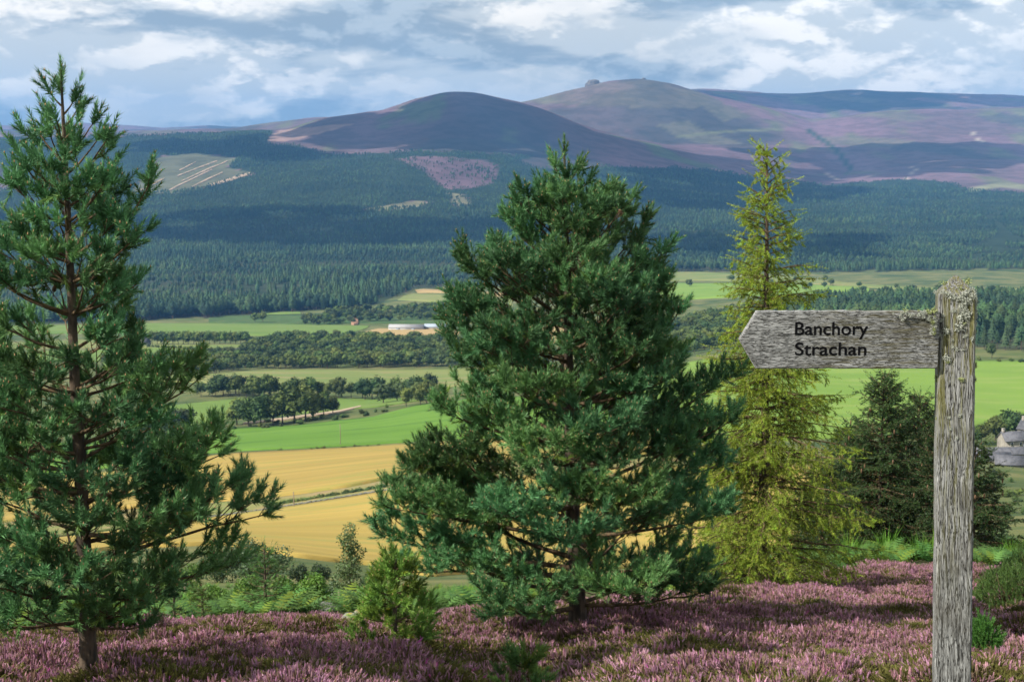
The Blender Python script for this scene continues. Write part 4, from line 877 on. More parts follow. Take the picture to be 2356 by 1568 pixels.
FT = [far_tree(300 + k) for k in range(7)]; FB = [far_tree(400 + k, True, 320) for k in range(5)]
def far_conifer(seed, pineish=False):
    r = np.random.default_rng(seed); Vs, Fs, Cs, MI = [], [], [], []; off = 0
    tiers = 8
    for k in range(tiers):
        f = k / (tiers - 1); z0 = (.16 + .70 * f) if not pineish else (.35 + .5 * f); wd = (.20 * (1 - f) ** .8 + .03) if not pineish else .22 * (1 - (2 * f - .9) ** 2 * .6)
        m = 8; a = np.arange(m) * 6.283 / m + r.random() * 6; ring = np.stack([np.cos(a) * wd * r.uniform(.6, 1.25, m), np.sin(a) * wd * r.uniform(.6, 1.25, m), np.full(m, z0) + r.normal(0, .025, m)], 1)
        mid = np.stack([np.cos(a + .39) * wd * .5, np.sin(a + .39) * wd * .5, np.full(m, z0 + .02)], 1); ap = np.array([[r.normal(0, .01), r.normal(0, .01), z0 + (.17 if not pineish else .13)]])
        V = np.concatenate([ring, mid, ap]); t = [(i, m + i, 2 * m) for i in range(m)] + [(m + i, (i + 1) % m, 2 * m) for i in range(m)]
        Vs.append(V); Fs.append(np.array(t) + off); off += len(V); c = r.uniform(.75, 1.25); Cs.append(np.concatenate([np.full((m, 3), 1.2 * c), np.full((m, 3), .9 * c), np.full((1, 3), c)])); MI.append(np.zeros(len(t)))
    tv, tq = tubes([(np.array([[0, 0, -.05], [0, 0, .5]]), [.018, .01])], 5); tt = np.concatenate([tq[:, [0, 1, 2]], tq[:, [0, 2, 3]]]); Vs.append(tv); Fs.append(tt + off); Cs.append(np.ones((len(tv), 3))); MI.append(np.ones(len(tt)))
    return mesh_from('far_conifer', np.concatenate(Vs), np.concatenate(Fs), [M['fconif'], M['ftrunk']], False, np.concatenate(Cs), np.concatenate(MI))
FC = [far_conifer(500 + k) for k in range(4)] + [far_conifer(600 + k, True) for k in range(3)]
rt = np.random.default_rng(77)
def put(name, me, p, h, w, label, cat, group):
    o = ob(name, me, loc=p, label=label, cat=cat, group=group, rotz=rt.random() * 6.28); o.scale = (h * w, h * w, h); return o
def scatter(name, meshes, label, cat, group, n, poly, hr, wr=(.8, 1.1), dmin=200, order=True, mind=0):
    us = [p[0] for p in poly]; vs = [p[1] for p in poly]; c = 0; tries = 0; done = []
    while c < n and tries < n * 60:
        tries += 1; u = rt.uniform(min(us), max(us)); v = rt.uniform(min(vs), max(vs))
        if not inpoly(np.array(u), np.array(v), poly): continue
        if mind and any(abs(u - a) < mind and abs(v - b_) < mind * .35 for a, b_ in done): continue
        done.append((u, v)); p = T(u, v, dmin, Z0); p[2] = float(Z(p[0], p[1])) - .2
        put(name, meshes[rt.integers(len(meshes))], p, rt.uniform(*hr), rt.uniform(*wr), label, cat, group); c += 1
def row(name, meshes, label, cat, group, pts, wr=(.8, 1.1), dmin=200):
    for u, v, hpx in pts:
        p = T(u, v, dmin, Z0); h = hpx * p[1] / F; put(name, meshes[rt.integers(len(meshes))], p + [0, 0, -.2], h * 1.03, rt.uniform(*wr), label, cat, group)
# copse in the green field: each has trunk and crown of its own
def parted(me_seed):
    m = far_tree(me_seed, False, 1500); return m
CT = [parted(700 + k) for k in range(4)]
copse = [(545, 976, 62, 'leftmost low round tree of the copse'), (572, 980, 66, 'bushy tree second from the left end of the copse'), (600, 979, 72, 'brownish dense tree left of centre in the copse'), (628, 976, 62, 'small dark tree in the middle of the copse'), (650, 972, 76, 'broad tree in the middle of the copse'), (678, 970, 84, 'tallest round tree of the copse'), (703, 965, 82, 'tall dark tree on the right of the copse'), (720, 961, 60, 'narrow tree beside the tall right tree of the copse'), (745, 955, 55, 'rightmost rounded tree of the copse'), (766, 951, 42, 'small tree at the right tip of the copse')]
def split_parts(me):
    """crown and trunk meshes of a two-material far tree"""
    V = np.zeros(len(me.vertices) * 3, np.float32); me.vertices.foreach_get('co', V); V = V.reshape(-1, 3); vi = np.zeros(len(me.loops), np.int32); me.loops.foreach_get('vertex_index', vi); Fc = vi.reshape(-1, 3); mi = np.zeros(len(Fc), np.int32); me.polygons.foreach_get('material_index', mi)
    c = np.zeros(len(V) * 4, np.float32); me.color_attributes['tint'].data.foreach_get('color', c); c = c.reshape(-1, 4)[:, :3]; out = []
    for k in (0, 1):
        f = Fc[mi == k]; ids, inv = np.unique(f, return_inverse=True); out.append(mesh_from('crown' if k == 0 else 'trunk', V[ids], inv.reshape(-1, 3), M['fcrown'] if k == 0 else M['ftrunk'], False, c[ids]))
    return out
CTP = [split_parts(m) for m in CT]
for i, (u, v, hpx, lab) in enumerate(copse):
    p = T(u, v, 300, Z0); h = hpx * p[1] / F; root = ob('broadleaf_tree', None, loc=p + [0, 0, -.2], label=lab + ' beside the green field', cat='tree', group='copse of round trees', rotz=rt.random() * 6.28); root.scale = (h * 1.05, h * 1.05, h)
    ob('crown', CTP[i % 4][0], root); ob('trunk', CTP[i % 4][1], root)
g1 = 'bushes along the edge of the golden field'
row('hedge_bush', FB, 'low dark bush on the boundary of the barley and green fields', 'bush', g1, [(543, 1047, 12), (562, 1048, 13), (620, 1043, 11), (648, 1041, 16), (692, 1040, 11), (715, 1037, 14), (730, 1036, 15), (745, 1035, 15), (790, 1034, 13), (812, 1032, 15), (826, 1031, 15), (850, 1030, 13), (872, 1028, 12), (940, 1022, 14)], (1.0, 1.4))
row('hedge_bush', FB, 'scrubby bush growing along the stone dyke', 'bush', 'bushes along the dyke', [(628, 1166, 14), (650, 1163, 12), (668, 1160, 17), (690, 1156, 10), (712, 1153, 14), (765, 1142, 16), (800, 1138, 10), (880, 1122, 14), (915, 1116, 10), (960, 1110, 12), (500, 1185, 14), (450, 1192, 12)] + [(u, 1168 - (u - 615) * .158, 13 + (u * 7) % 9) for u in range(618, 1000, 9)], (1.1, 1.6))
scatter('hedge_bush', FB, 'bracken green bush in the strip below the copse', 'bush', 'bushes below the copse', 34, [(380, 1010), (430, 990), (520, 978), (780, 955), (960, 925), (965, 934), (800, 968), (540, 992), (400, 1008)], (1.6, 3.6), (1.0, 1.6), 300)
row('hedge_bush', FB, 'rounded bush standing in the field left of the copse', 'bush', 'bushes left of the copse', [(488, 978, 20), (512, 980, 16), (455, 985, 10)], (.9, 1.2))
scatter('broadleaf_tree', FT, 'round tree in the belt behind the copse', 'tree', 'tree belt behind the copse', 46, [(455, 898), (600, 908), (760, 912), (870, 914), (990, 905), (995, 920), (880, 925), (700, 914), (600, 914), (460, 912)], (8, 12.5), (.75, 1.15), 500, mind=9)
scatter('broadleaf_tree', FT, 'dark round tree of the clump beside the belt', 'tree', 'clump right of the copse', 10, [(880, 928), (990, 915), (1040, 925), (900, 938)], (8, 11), (.9, 1.2), 450, mind=10)
scatter('broadleaf_tree', FT, 'tree in the dark clump behind the left pine', 'tree', 'clump behind the left pine', 14, [(300, 1000), (360, 985), (430, 985), (430, 1005), (320, 1020)], (8, 13), (.9, 1.2), 400, mind=10)
scatter('broadleaf_tree', FT, 'tree of the wide broadleaf wood in the valley', 'tree', 'wide valley wood', 120, [(575, 800), (640, 785), (800, 782), (1000, 790), (1250, 788), (1250, 846), (1000, 845), (700, 847), (560, 850), (480, 862), (250, 862), (240, 835), (420, 832), (540, 825), (560, 810)], (7, 12.5), (.9, 1.3), 700, mind=9)
row('broadleaf_tree', FT, 'round tree in the row beside the pale farmhouse', 'tree', 'tree row by the farmhouse', [(u, 788 + 5 * ((u * 7) % 3 - 1), 30 + (u * 13) % 12) for u in range(350, 575, 12)] + [(587, 802, 20)], (.75, 1.1), 900)
row('hedge_bush', FB, 'bush of the long hedge between two green strips', 'bush', 'long hedge in the valley', [(u, 797 + (u - 340) * .045 + 2, 9 + (u * 5) % 6) for u in range(345, 520, 9)], (1.1, 1.6), 900)
scatter('broadleaf_tree', FT, 'round tree on the bank below the forest', 'tree', 'trees on the bank behind the barn', 34, [(690, 742), (760, 728), (860, 716), (1040, 706), (1100, 712), (1100, 735), (900, 738), (830, 742), (700, 750)], (9, 14), (.85, 1.2), 1100, mind=9)
row('broadleaf_tree', FT, 'one of two round trees alone on the bracken bank', 'tree', 'pair on the bank', [(587, 742, 24), (605, 741, 26)], (.95, 1.1), 1100)
row('broadleaf_tree', FT, 'lone small tree in the pale pasture', 'tree', None, [(615, 873, 14)], (1.1, 1.2), 700)
scatter('broadleaf_tree', FT, 'tree in the valley fields right of the big pine', 'tree', 'trees in the right valley', 26, [(1580, 660), (1640, 645), (1900, 648), (2100, 660), (2356, 664), (2500, 666), (2500, 674), (2000, 676), (1900, 690), (1700, 676)], (7, 12), (.9, 1.4), 1400, mind=14)
scatter('broadleaf_tree', FT, 'dark tree between the big pine and the larch', 'tree', 'trees left of the plantation', 22, [(1540, 760), (1600, 735), (1700, 720), (1850, 712), (1850, 790), (1700, 800), (1600, 815), (1540, 840)], (9, 14), (.8, 1.1), 700, mind=8)
row('broadleaf_tree', CT, 'green tree beside the slate roofed farm', 'tree', 'trees beside the slate roofed farm', [(2258, 1016, 40), (2290, 1012, 56), (2316, 1008, 66), (2336, 1004, 58), (2246, 1018, 38)], (.9, 1.1), 300)
row('broadleaf_tree', FT, 'small bright tree in front of the plantation', 'tree', None, [(2282, 822, 34)], (.9, 1), 500)
row('hedge_bush', FB, 'bush on the verge below the plantation', 'bush', 'bushes below the plantation', [(2255, 828, 12), (2300, 830, 10), (2325, 830, 11), (2350, 832, 12)], (1.1, 1.6), 500)
row('broadleaf_tree', FT, 'dark tree low on the slope between pine and larch', 'tree', 'trees at the far end of the wheat', [(1590, 1052, 40), (1560, 1050, 34), (1615, 1050, 30)], (.9, 1.2), 300)
for u, v, hp, lab in ((783, 1026, 52, 'wooden utility pole at the barley field boundary'), (676, 1172, 42, 'wooden pole beside the stone dyke')):
    p = T(u, v, 250, Z0); post_(lab, u, p[1], hp, 'utility_pole', .13, 'pole')

# plantation behind the sign, nearest trees one by one
scatter('conifer_tree', FC, 'dark conifer in the front of the plantation behind the sign', 'tree', 'plantation behind the sign', 190, [(1850, 770), (2000, 765), (2150, 775), (2240, 800), (2356, 808), (2650, 800), (2650, 760), (2356, 742), (2000, 738), (1850, 745)], (13, 18), (.85, 1.15), 700, mind=5)
scatter('conifer_tree', FC, 'tall conifer along the lower edge of the left forest', 'tree', 'lower edge of the left forest', 100, [(100, 742), (360, 732), (520, 720), (700, 712), (860, 698), (900, 682), (960, 660), (960, 650), (880, 660), (700, 690), (500, 700), (100, 720)], (20, 29), (.75, 1.0), 1500, mind=5)

# ------------------------------------------------------------------ far forest as stuff
rf = np.random.default_rng(99); N = 420000
fa = rf.uniform(-.50, .50, N); fD = np.exp(rf.uniform(math.log(1000), math.log(7000), N)); fx = fa * fD; fz = Z(fx, fD); fu, fv = pix(fx, fD, fz)
mk = forest_mask(fu, fv) & (fD > 1750) & (fD < 6750)
mk |= inpoly(fu, fv, PLANT) & (fD > 950) & (fD < 1600)
cellw = np.interp(fD, [1000, 2000, 4000, 7000], [7.5, 5.6, 3.9, 3.2]); cellh = np.interp(fD, [1000, 2000, 4000, 7000], [6.0, 3.4, 2.1, 1.8])
key = np.floor(np.log(fD) * 10).astype(np.int64) * 10 ** 11 + np.floor(fu / cellw + 2000).astype(np.int64) * 100003 + np.floor(fv / cellh).astype(np.int64); sel = np.where(mk)[0]; _, first = np.unique(key[sel], return_index=True); sel = sel[first]
dens = fbm(fx[sel] / 170, fD[sel] / 260, 3, 88); ride = np.abs(fbm(fx[sel] / 600 + 3, fD[sel] / 900, 2, 45) - .5) > .005; keepd = (dens > .10) & (ride | (fD[sel] < 2300)) | (fD[sel] < 2600); sel = sel[keepd]
hh = rf.uniform(.6, 1.22, len(sel)) * np.interp(fD[sel], [1000, 1600, 2000, 2600, 3500, 7000], [16, 16, 18.5, 15, 11.5, 10]) * (.45 + 1.1 * fbm(fx[sel] / 260, fD[sel] / 260, 3, 18))
stand = fbm(fx[sel] / 350, fD[sel] / 500, 3, 66); fi_ = np.where(stand + rf.normal(0, .07, len(sel)) < .44, rf.integers(0, 4, len(sel)), rf.integers(4, 7, len(sel)))
print('forest trees', len(sel))
ws = hh * rf.uniform(.9, 1.35, len(sel)) * np.interp(fD[sel], [1000, 2500, 7000], [1.1, 1.05, 1.6])
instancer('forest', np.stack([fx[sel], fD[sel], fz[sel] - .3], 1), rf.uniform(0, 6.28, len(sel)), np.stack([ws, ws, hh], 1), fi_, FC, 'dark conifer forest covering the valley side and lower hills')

WOOD = [(575, 800), (640, 785), (800, 782), (1000, 790), (1250, 788), (1250, 846), (1000, 845), (700, 847), (560, 850), (480, 862), (250, 862), (240, 835), (420, 832), (540, 825), (560, 810)]
BANK = [(690, 742), (760, 728), (860, 716), (1040, 706), (1100, 712), (1100, 735), (900, 738), (830, 742), (700, 750)]
LEFTW = [(1500, 770), (1600, 735), (1700, 715), (1850, 706), (1900, 760), (1700, 796), (1600, 815), (1500, 850)]
BELT = [(455, 898), (600, 908), (760, 912), (870, 914), (990, 905), (995, 920), (880, 925), (700, 914), (600, 914), (460, 912)]
wm = (inpoly(fu, fv, WOOD) & (fD > 950) & (fD < 1500)) | (inpoly(fu, fv, BANK) & (fD > 1200) & (fD < 2000)) | (inpoly(fu, fv, LEFTW) & (fD > 800) & (fD < 1500)) | (inpoly(fu, fv, BELT) & (fD > 700) & (fD < 1000))
key = np.floor(fu / 13 + 2000).astype(np.int64) * 100003 + np.floor(fv / 6).astype(np.int64); sel = np.where(wm)[0]; _, first = np.unique(key[sel], return_index=True); sel = sel[first]
hh = rf.uniform(6, 11.5, len(sel)); ww = hh * rf.uniform(.85, 1.3, len(sel))
instancer('woodland', np.stack([fx[sel], fD[sel], fz[sel] - .3], 1), rf.uniform(0, 6.28, len(sel)), np.stack([ww, ww, hh], 1), rf.integers(0, 7, len(sel)), FT, 'mass of mixed broadleaf trees filling the valley woods')

# ------------------------------------------------------------------ buildings
def gable(name, label, p, yaw, L, Wd, h, rh, wall='granite', roof='slate', chim=0, wins=(), cat='building', over=.35, doors=()):
    root = ob(name, None, loc=p, label=label, cat=cat, rotz=yaw)
    V = [(x, y, z) for x in (-L / 2, L / 2) for y, z in ((-Wd / 2, -1.5), (Wd / 2, -1.5), (Wd / 2, h), (0, h + rh), (-Wd / 2, h))]
    Fq = np.array([(0, 4, 9, 5), (1, 6, 7, 2)]); F5 = np.array([(0, 1, 2, 3, 4), (5, 9, 8, 7, 6)])
    ob('wall', mesh_from('wall', V, [Fq, F5], M[wall]), root)
    sl = rh / (Wd / 2); t = .18; rv = []; 
    for x in (-L / 2 - over, L / 2 + over):
        for y, z in ((-Wd / 2 - over, h - sl * over), (0, h + rh), (Wd / 2 + over, h - sl * over)): rv += [(x, y, z + .05), (x, y, z + .05 + t)]
    q = [(1, 3, 9, 7), (3, 5, 11, 9), (0, 6, 8, 2), (2, 8, 10, 4), (0, 1, 7, 6), (4, 10, 11, 5), (0, 2, 3, 1), (2, 4, 5, 3), (6, 7, 9, 8), (8, 9, 11, 10)]
    ro = ob('roof', mesh_from('roof', rv, np.array(q), M[roof]), root)
    for k in range(chim):
        x = (-1, 1)[k % 2] * (L / 2 - .5); V_, q_ = boxes([(x - .45, x + .45, -.35, .35, h + rh - .8, h + rh + 1.1), (x - .52, x + .52, -.42, .42, h + rh + 1.1, h + rh + 1.25)]); ob('chimney', mesh_from('chimney', V_, q_, M[wall]), ro)
    for (side, x, z, w_, h_) in wins:
        y = side * Wd / 2; V_, q_ = boxes([(x - w_ / 2, x + w_ / 2, y - .06, y + .06, z, z + h_)]); wo = ob('window', mesh_from('window', V_, q_, M['paint']), root)
        V_, q_ = boxes([(x - w_ / 2 + .1, x + w_ / 2 - .1, y - .08, y + .08, z + .1, z + h_ - .1)]); ob('pane', mesh_from('pane', V_, q_, M['glass']), wo)
    for (side, x, w_, h_) in doors:
        y = side * Wd / 2; V_, q_ = boxes([(x - w_ / 2, x + w_ / 2, y - .07, y + .07, 0, h_)]); ob('door', mesh_from('door', V_, q_, M['tinblue']), root)
    return root
fr = lambda u, v, dm: T(u, v, dm, Z0)
p = fr(2338, 1030, 300); gable('farmhouse', 'granite farmhouse with slate roof and end chimneys beside the trees', p + [0, 0, .3], .2, 10.5, 5.2, 2.7, 2.3, chim=2, wins=((-1, -3, 1.0, .9, 1.2), (-1, 0, 1.0, .9, 1.2), (-1, 3, 1.0, .9, 1.2)), doors=((-1, 1.5, .9, 2),))
p = fr(2368, 1024, 300) + [3, 6, 0]; gable('farmhouse', 'taller slate roofed wing behind the granite farmhouse', p + [0, 0, .8], -.9, 8, 5, 3.4, 2.6, chim=1, wins=((-1, 0, 1.6, .9, 1.2),))
p = fr(2330, 1050, 290); gable('farm_shed', 'long low slate roofed steading in front of the farmhouse', p, .08, 23, 5.0, 1.3, 1.5, wins=((-1, 3, .3, .7, .6), (-1, 7, .3, .7, .6)), doors=((-1, -4, 1.4, 1.2),))
p = fr(2272, 1060, 280); gable('farm_shed', 'narrow slate roofed shed half behind the post', p, -.12, 12, 4.2, 1.0, 1.5, doors=((-1, 2, 1.4, 1.0),))
p = fr(2322, 1072, 270); gable('farm_shed', 'square slate roofed shed nearest the slope', p, -.2, 7.5, 4.6, 1.0, 1.9, doors=((-1, 0, 1.4, 1.0),))
scatter('hedge_bush', FB, 'scrubby bush on the rough slope below the slate roofed farm', 'bush', 'scrub below the slate roofed farm', 26, [(2240, 1085), (2500, 1075), (2500, 1190), (2240, 1180)], (1.2, 3.2), (1.1, 1.7), 100)
p = fr(316, 790, 900); gable('farmhouse', 'pale distant farmhouse at the end of the tree row', p, .25, 17, 8, 4.2, 4.0, chim=2, wins=((-1, -4, 1.5, 1.2, 1.5), (-1, 0, 1.5, 1.2, 1.5), (-1, 4, 1.5, 1.2, 1.5)), roof='slate', wall='granite')
p = fr(332, 794, 900); gable('farm_shed', 'pale gabled annex beside the distant farmhouse', p, 1.3, 11, 7, 3.0, 3.2, wins=((-1, 0, 1, 1, 1.2),))
p = fr(515, 826, 900); gable('farm_shed', 'grey roofed shed among trees left of the valley wood', p, .5, 26, 12, 3, 3.0, roof='slate', wall='granite', doors=((-1, 0, 3, 2.6),))
p = fr(540, 823, 900); gable('farm_shed', 'second grey roofed shed half hidden by the valley wood', p + [4, 14, 0], .3, 24, 11, 3, 2.8, roof='slate', wall='granite', doors=((-1, 0, 3, 2.6),))
p = fr(935, 759, 1200); gable('barn', 'long white roofed barn above the stubble field', p, -.03, 36, 16, 3.4, 2.6, wall='concrete', roof='tin', doors=((-1, -8, 4, 3), (-1, 8, 4, 3)))
p = fr(1012, 757, 1200); gable('barn', 'blue grey roofed barn right of the white barn', p, -.02, 32, 14, 3.2, 2.4, wall='granite', roof='tinblue', doors=((-1, 0, 4, 3),))
V, q = boxes([(-6, 6, -1.3, 1.3, .9, 3.4)]); V2, q2 = boxes([(-5, -4, -1.1, 1.1, 0, .9), (4, 5, -1.1, 1.1, 0, .9)])
p = fr(1012, 722, 1300); root = ob('trailer', None, loc=p + [0, 0, .3], label='small red farm trailer on the grass above the barns', cat='trailer'); ob('body', mesh_from('body', V, q, M['red']), root); ob('axle', mesh_from('axle', V2, q2, M['glass']), root)
for u, v, lab in ((985, 716, 'white van parked on the grass left of the red trailer'), (968, 713, 'small white van farthest left above the barns')):
    p = fr(u, v, 1300); root = ob('van', None, loc=p + [0, 0, .3], label=lab, cat='van'); V, q = boxes([(-2.4, 1.2, -1, 1, .4, 2.3), (1.2, 2.5, -1, 1, .4, 1.4)]); ob('body', mesh_from('body', V, q, M['paint']), root)
    for sx in (-1.6, 1.6):
        V, q = tubes([(np.array([[sx, -1.05, .4], [sx, 1.05, .4]]), [.4, .4])], 10); ob('wheel', mesh_from('wheel', V, q, M['glass']), root)
# bare earth scar on the bank
field('earth_scar', 'reddish bare earth scar in the bank', 'earth', [(806, 727), (812, 724), (822, 726), (826, 729)], [(808, 748), (814, 749), (820, 748), (824, 746)], 1.6, 14, 6, 1100)
# tor and cairn on the summit
def crag(label, name, u, v, parts, seed):
    a, t = ray(u, v); D = 8790.; p = np.array([a * D, D, float(Z(a * D, D))]); Vs, Fs = [], []; off = 0
    for k, (x, y, z, sx, sy, sz) in enumerate(parts): V, Fc = ico(3); V = V * (.72 + .5 * fbm(V[:, 0] * 1.6 + seed + k * 3.3, V[:, 2] * 2.2 + V[:, 1] + k, 3, seed)[:, None]); V[:, 2] = np.minimum(V[:, 2], .62); Vs.append(V * [sx, sy, sz] + [x, y, z]); Fs.append(Fc + off); off += len(V)
    return ob(name, mesh_from(name, np.concatenate(Vs), np.concatenate(Fs), M['tor'], False), loc=p, label=label, cat='rock')
crag('granite tor standing on the left end of the hilltop', 'rock_tor', 1366, 192, [(0, 0, 2, 38, 28, 40), (-24, 4, -4, 28, 22, 28), (26, 0, -6, 36, 24, 28), (4, -4, 14, 18, 14, 26), (54, 0, -12, 36, 20, 22)], 40)
crag('small stone cairn on the right of the hilltop', 'cairn', 1481, 186, [(0, 0, 3, 11, 9, 8), (6, 0, 2, 7, 7, 5)], 60)

# ------------------------------------------------------------------ cloud that shades the hills: stands above the frame, outside the haze
def cloud(label, poly, alt, n, rad, seed):
    r = np.random.default_rng(seed); us = [p[0] for p in poly]; vs = [p[1] for p in poly]; Vs, Fs = [], []; off = 0; iv, if_ = ico(1); c = 0
    while c < n:
        u, v = r.uniform(min(us), max(us)), r.uniform(min(vs), max(vs))
        if not inpoly(np.array(u), np.array(v), poly): continue
        g = T(u, v, 2500, Z0); k = (alt - g[2]) / SUN.z; p = g + np.array(SUN) * k; s = r.uniform(*rad)
        V = iv * np.array([s, s, s * .32]) * (.8 + .4 * r.random((len(iv), 1))) + p + [0, 0, r.uniform(0, 60)]; Vs.append(V); Fs.append(if_ + off); off += len(V); c += 1
    V = np.concatenate(Vs); p0 = V.mean(0); ob('cloud', mesh_from('cloud', V - p0, np.concatenate(Fs), M['cloud'], True), loc=p0, label=label, cat='cloud', group='clouds shading the hills')
cl_ = 'cloud above the frame shading the '
cloud(cl_ + 'rounded left hill', [(650, 312), (760, 275), (900, 248), (1050, 212), (1230, 248), (1420, 312), (1560, 350), (1900, 400), (1880, 425), (1500, 405), (1350, 362), (1000, 345), (800, 345)], 1500, 170, (90, 190), 1)
cloud(cl_ + 'middle forest band', [(-100, 490), (330, 505), (500, 484), (760, 486), (1020, 505), (1150, 500), (1300, 480), (1300, 545), (1100, 560), (800, 566), (500, 556), (200, 550), (-100, 555)], 1300, 150, (60, 120), 2)
cloud(cl_ + 'forest right of the big pine', [(1480, 540), (1800, 536), (1980, 548), (1980, 594), (1700, 606), (1500, 604)], 1300, 60, (50, 95), 3)
cloud(cl_ + 'wooded slope under the purple hills', [(1450, 395), (1700, 405), (1940, 425), (1950, 455), (1700, 480), (1480, 478)], 1400, 70, (70, 130), 4)
cloud(cl_ + 'far right ridge', [(1590, 206), (1750, 213), (1950, 210), (2400, 222), (2500, 240), (2050, 242), (1900, 258), (1800, 246), (1650, 222)], 2100, 110, (140, 240), 5)
cloud(cl_ + 'slope right of the burn', [(1700, 345), (1850, 352), (2000, 342), (2250, 335), (2350, 345), (2340, 372), (2240, 392), (2100, 402), (1960, 410), (1900, 385)], 1500, 90, (90, 160), 6)
cloud(cl_ + 'forested left shoulder', [(300, 325), (560, 312), (600, 335), (770, 358), (640, 372), (560, 360), (300, 345)], 1500, 60, (70, 120), 7)

# ------------------------------------------------------------------ the signpost
def wood_mat(name, axis_scale, light, darkc, moss, lo, hi, mossamt, swirl):
    m = bpy.data.materials.new(name); m.use_nodes = True; nt = m.node_tree; nt.nodes.clear(); tcn = nd(nt, 'ShaderNodeTexCoord')
    w = nd(nt, 'ShaderNodeTexNoise', {'Vector': tcn.outputs['Object'], 'Scale': 5.5, 'Detail': 3}); off = nd(nt, 'ShaderNodeVectorMath', {0: w.outputs['Color'], 1: (swirl, swirl, swirl)}, operation='MULTIPLY')
    add = nd(nt, 'ShaderNodeVectorMath', {0: tcn.outputs['Object'], 1: off.outputs[0]}, operation='ADD')
    mp = nd(nt, 'ShaderNodeMapping', {'Vector': add.outputs[0], 'Scale': axis_scale})
    g1_ = nd(nt, 'ShaderNodeTexNoise', {'Vector': mp.outputs[0], 'Scale': 1.0, 'Detail': 8, 'Roughness': .72, 'Distortion': .25}).outputs['Fac']
    g2_ = nd(nt, 'ShaderNodeTexNoise', {'Vector': mp.outputs[0], 'Scale': 2.7, 'Detail': 6, 'Roughness': .7}).outputs['Fac']
    g3_ = nd(nt, 'ShaderNodeTexNoise', {'Vector': nd(nt, 'ShaderNodeVectorMath', {0: mp.outputs[0], 1: (1.9, 1.9, 1.9)}, operation='MULTIPLY').outputs[0], 'Scale': .9, 'Detail': 3, 'Roughness': .5, 'Distortion': .4}).outputs['Fac']
    crack = ramp(nt, mth(nt, 'ABSOLUTE', mth(nt, 'SUBTRACT', g3_, .5)), (.012, .045))
    f = mth(nt, 'ADD', mth(nt, 'MULTIPLY', g1_, .6), mth(nt, 'MULTIPLY', g2_, .4)); fr_ = ramp(nt, f, (lo, hi))
    c = mixc(nt, crack, tuple(q * .5 for q in darkc), mixc(nt, fr_, darkc, light)); f = mth(nt, 'MULTIPLY', f, mth(nt, 'MULTIPLY_ADD', crack, .6)); f.node.inputs[1].links[0].from_node.inputs[2].default_value = .4
    bl = nd(nt, 'ShaderNodeTexNoise', {'Vector': tcn.outputs['Object'], 'Scale': 9, 'Detail': 5}).outputs['Fac']
    c = mixc(nt, mth(nt, 'MULTIPLY', ramp(nt, bl, (.48, .70)), .40), c, mixc(nt, .5, darkc, (0.10, 0.085, 0.06)))
    sep = nd(nt, 'ShaderNodeSeparateXYZ', {0: tcn.outputs['Object']}); mz = ramp(nt, sep.outputs[mossamt[0]], mossamt[1:3])
    mn = nd(nt, 'ShaderNodeTexNoise', {'Vector': mp.outputs[0], 'Scale': .6, 'Detail': 7, 'Roughness': .7}).outputs['Fac']
    c = mixc(nt, mth(nt, 'MULTIPLY', mth(nt, 'MULTIPLY', ramp(nt, mn, (.46, .60)), mz), .75), c, moss)
    b = nd(nt, 'ShaderNodeBump', {'Height': f, 'Strength': .9, 'Distance': .006})
    p = nd(nt, 'ShaderNodeBsdfPrincipled', {'Base Color': c, 'Roughness': .85, 'Specular IOR Level': .2, 'Normal': b.outputs[0]}); nt.links.new(p.outputs[0], nd(nt, 'ShaderNodeOutputMaterial').inputs[0]); return m
M['post'] = wood_mat('weathered_post_oak', (190, 190, 8), (0.44, 0.44, 0.425), (0.055, 0.052, 0.046), (0.19, 0.18, 0.03), .38, .57, (2, -1.1, -.15), .012)
M['board'] = wood_mat('weathered_board_oak', (18, 80, 260), (0.49, 0.49, 0.48), (0.10, 0.096, 0.088), (0.13, 0.115, 0.05), .36, .54, (0, -.14, .02), .03)
M['ink'] = mat('black_letter_paint', (0.004, 0.004, 0.005), rough=.7, spec=.1)
M['lichenp'] = mat('pale_lichen', (0.56, 0.57, 0.50), (0.36, 0.39, 0.31), 60, rough=.9)
M['licheny'] = mat('yellow_green_lichen', (0.42, 0.45, 0.20), (0.26, 0.32, 0.13), 60, rough=.9)
DP = 4.0
def at_plane(u, v, D=DP): a, t = ray(u, v); return np.array([float(a) * D, D, float(t) * D])
tip = at_plane(2199, 633, DP + .048) - np.array([0, .048, 0]); gz_ = float(Z(tip[0], DP))
sign = ob('signpost', None, loc=(tip[0], DP, gz_), label='weathered wooden fingerpost with lichen, its arm pointing left', cat='signpost')
S0 = np.array([tip[0], DP, gz_])
yaw = R(10.5)
pw = 0.0488; sh_z = at_plane(2198, 677)[2] - tip[2]
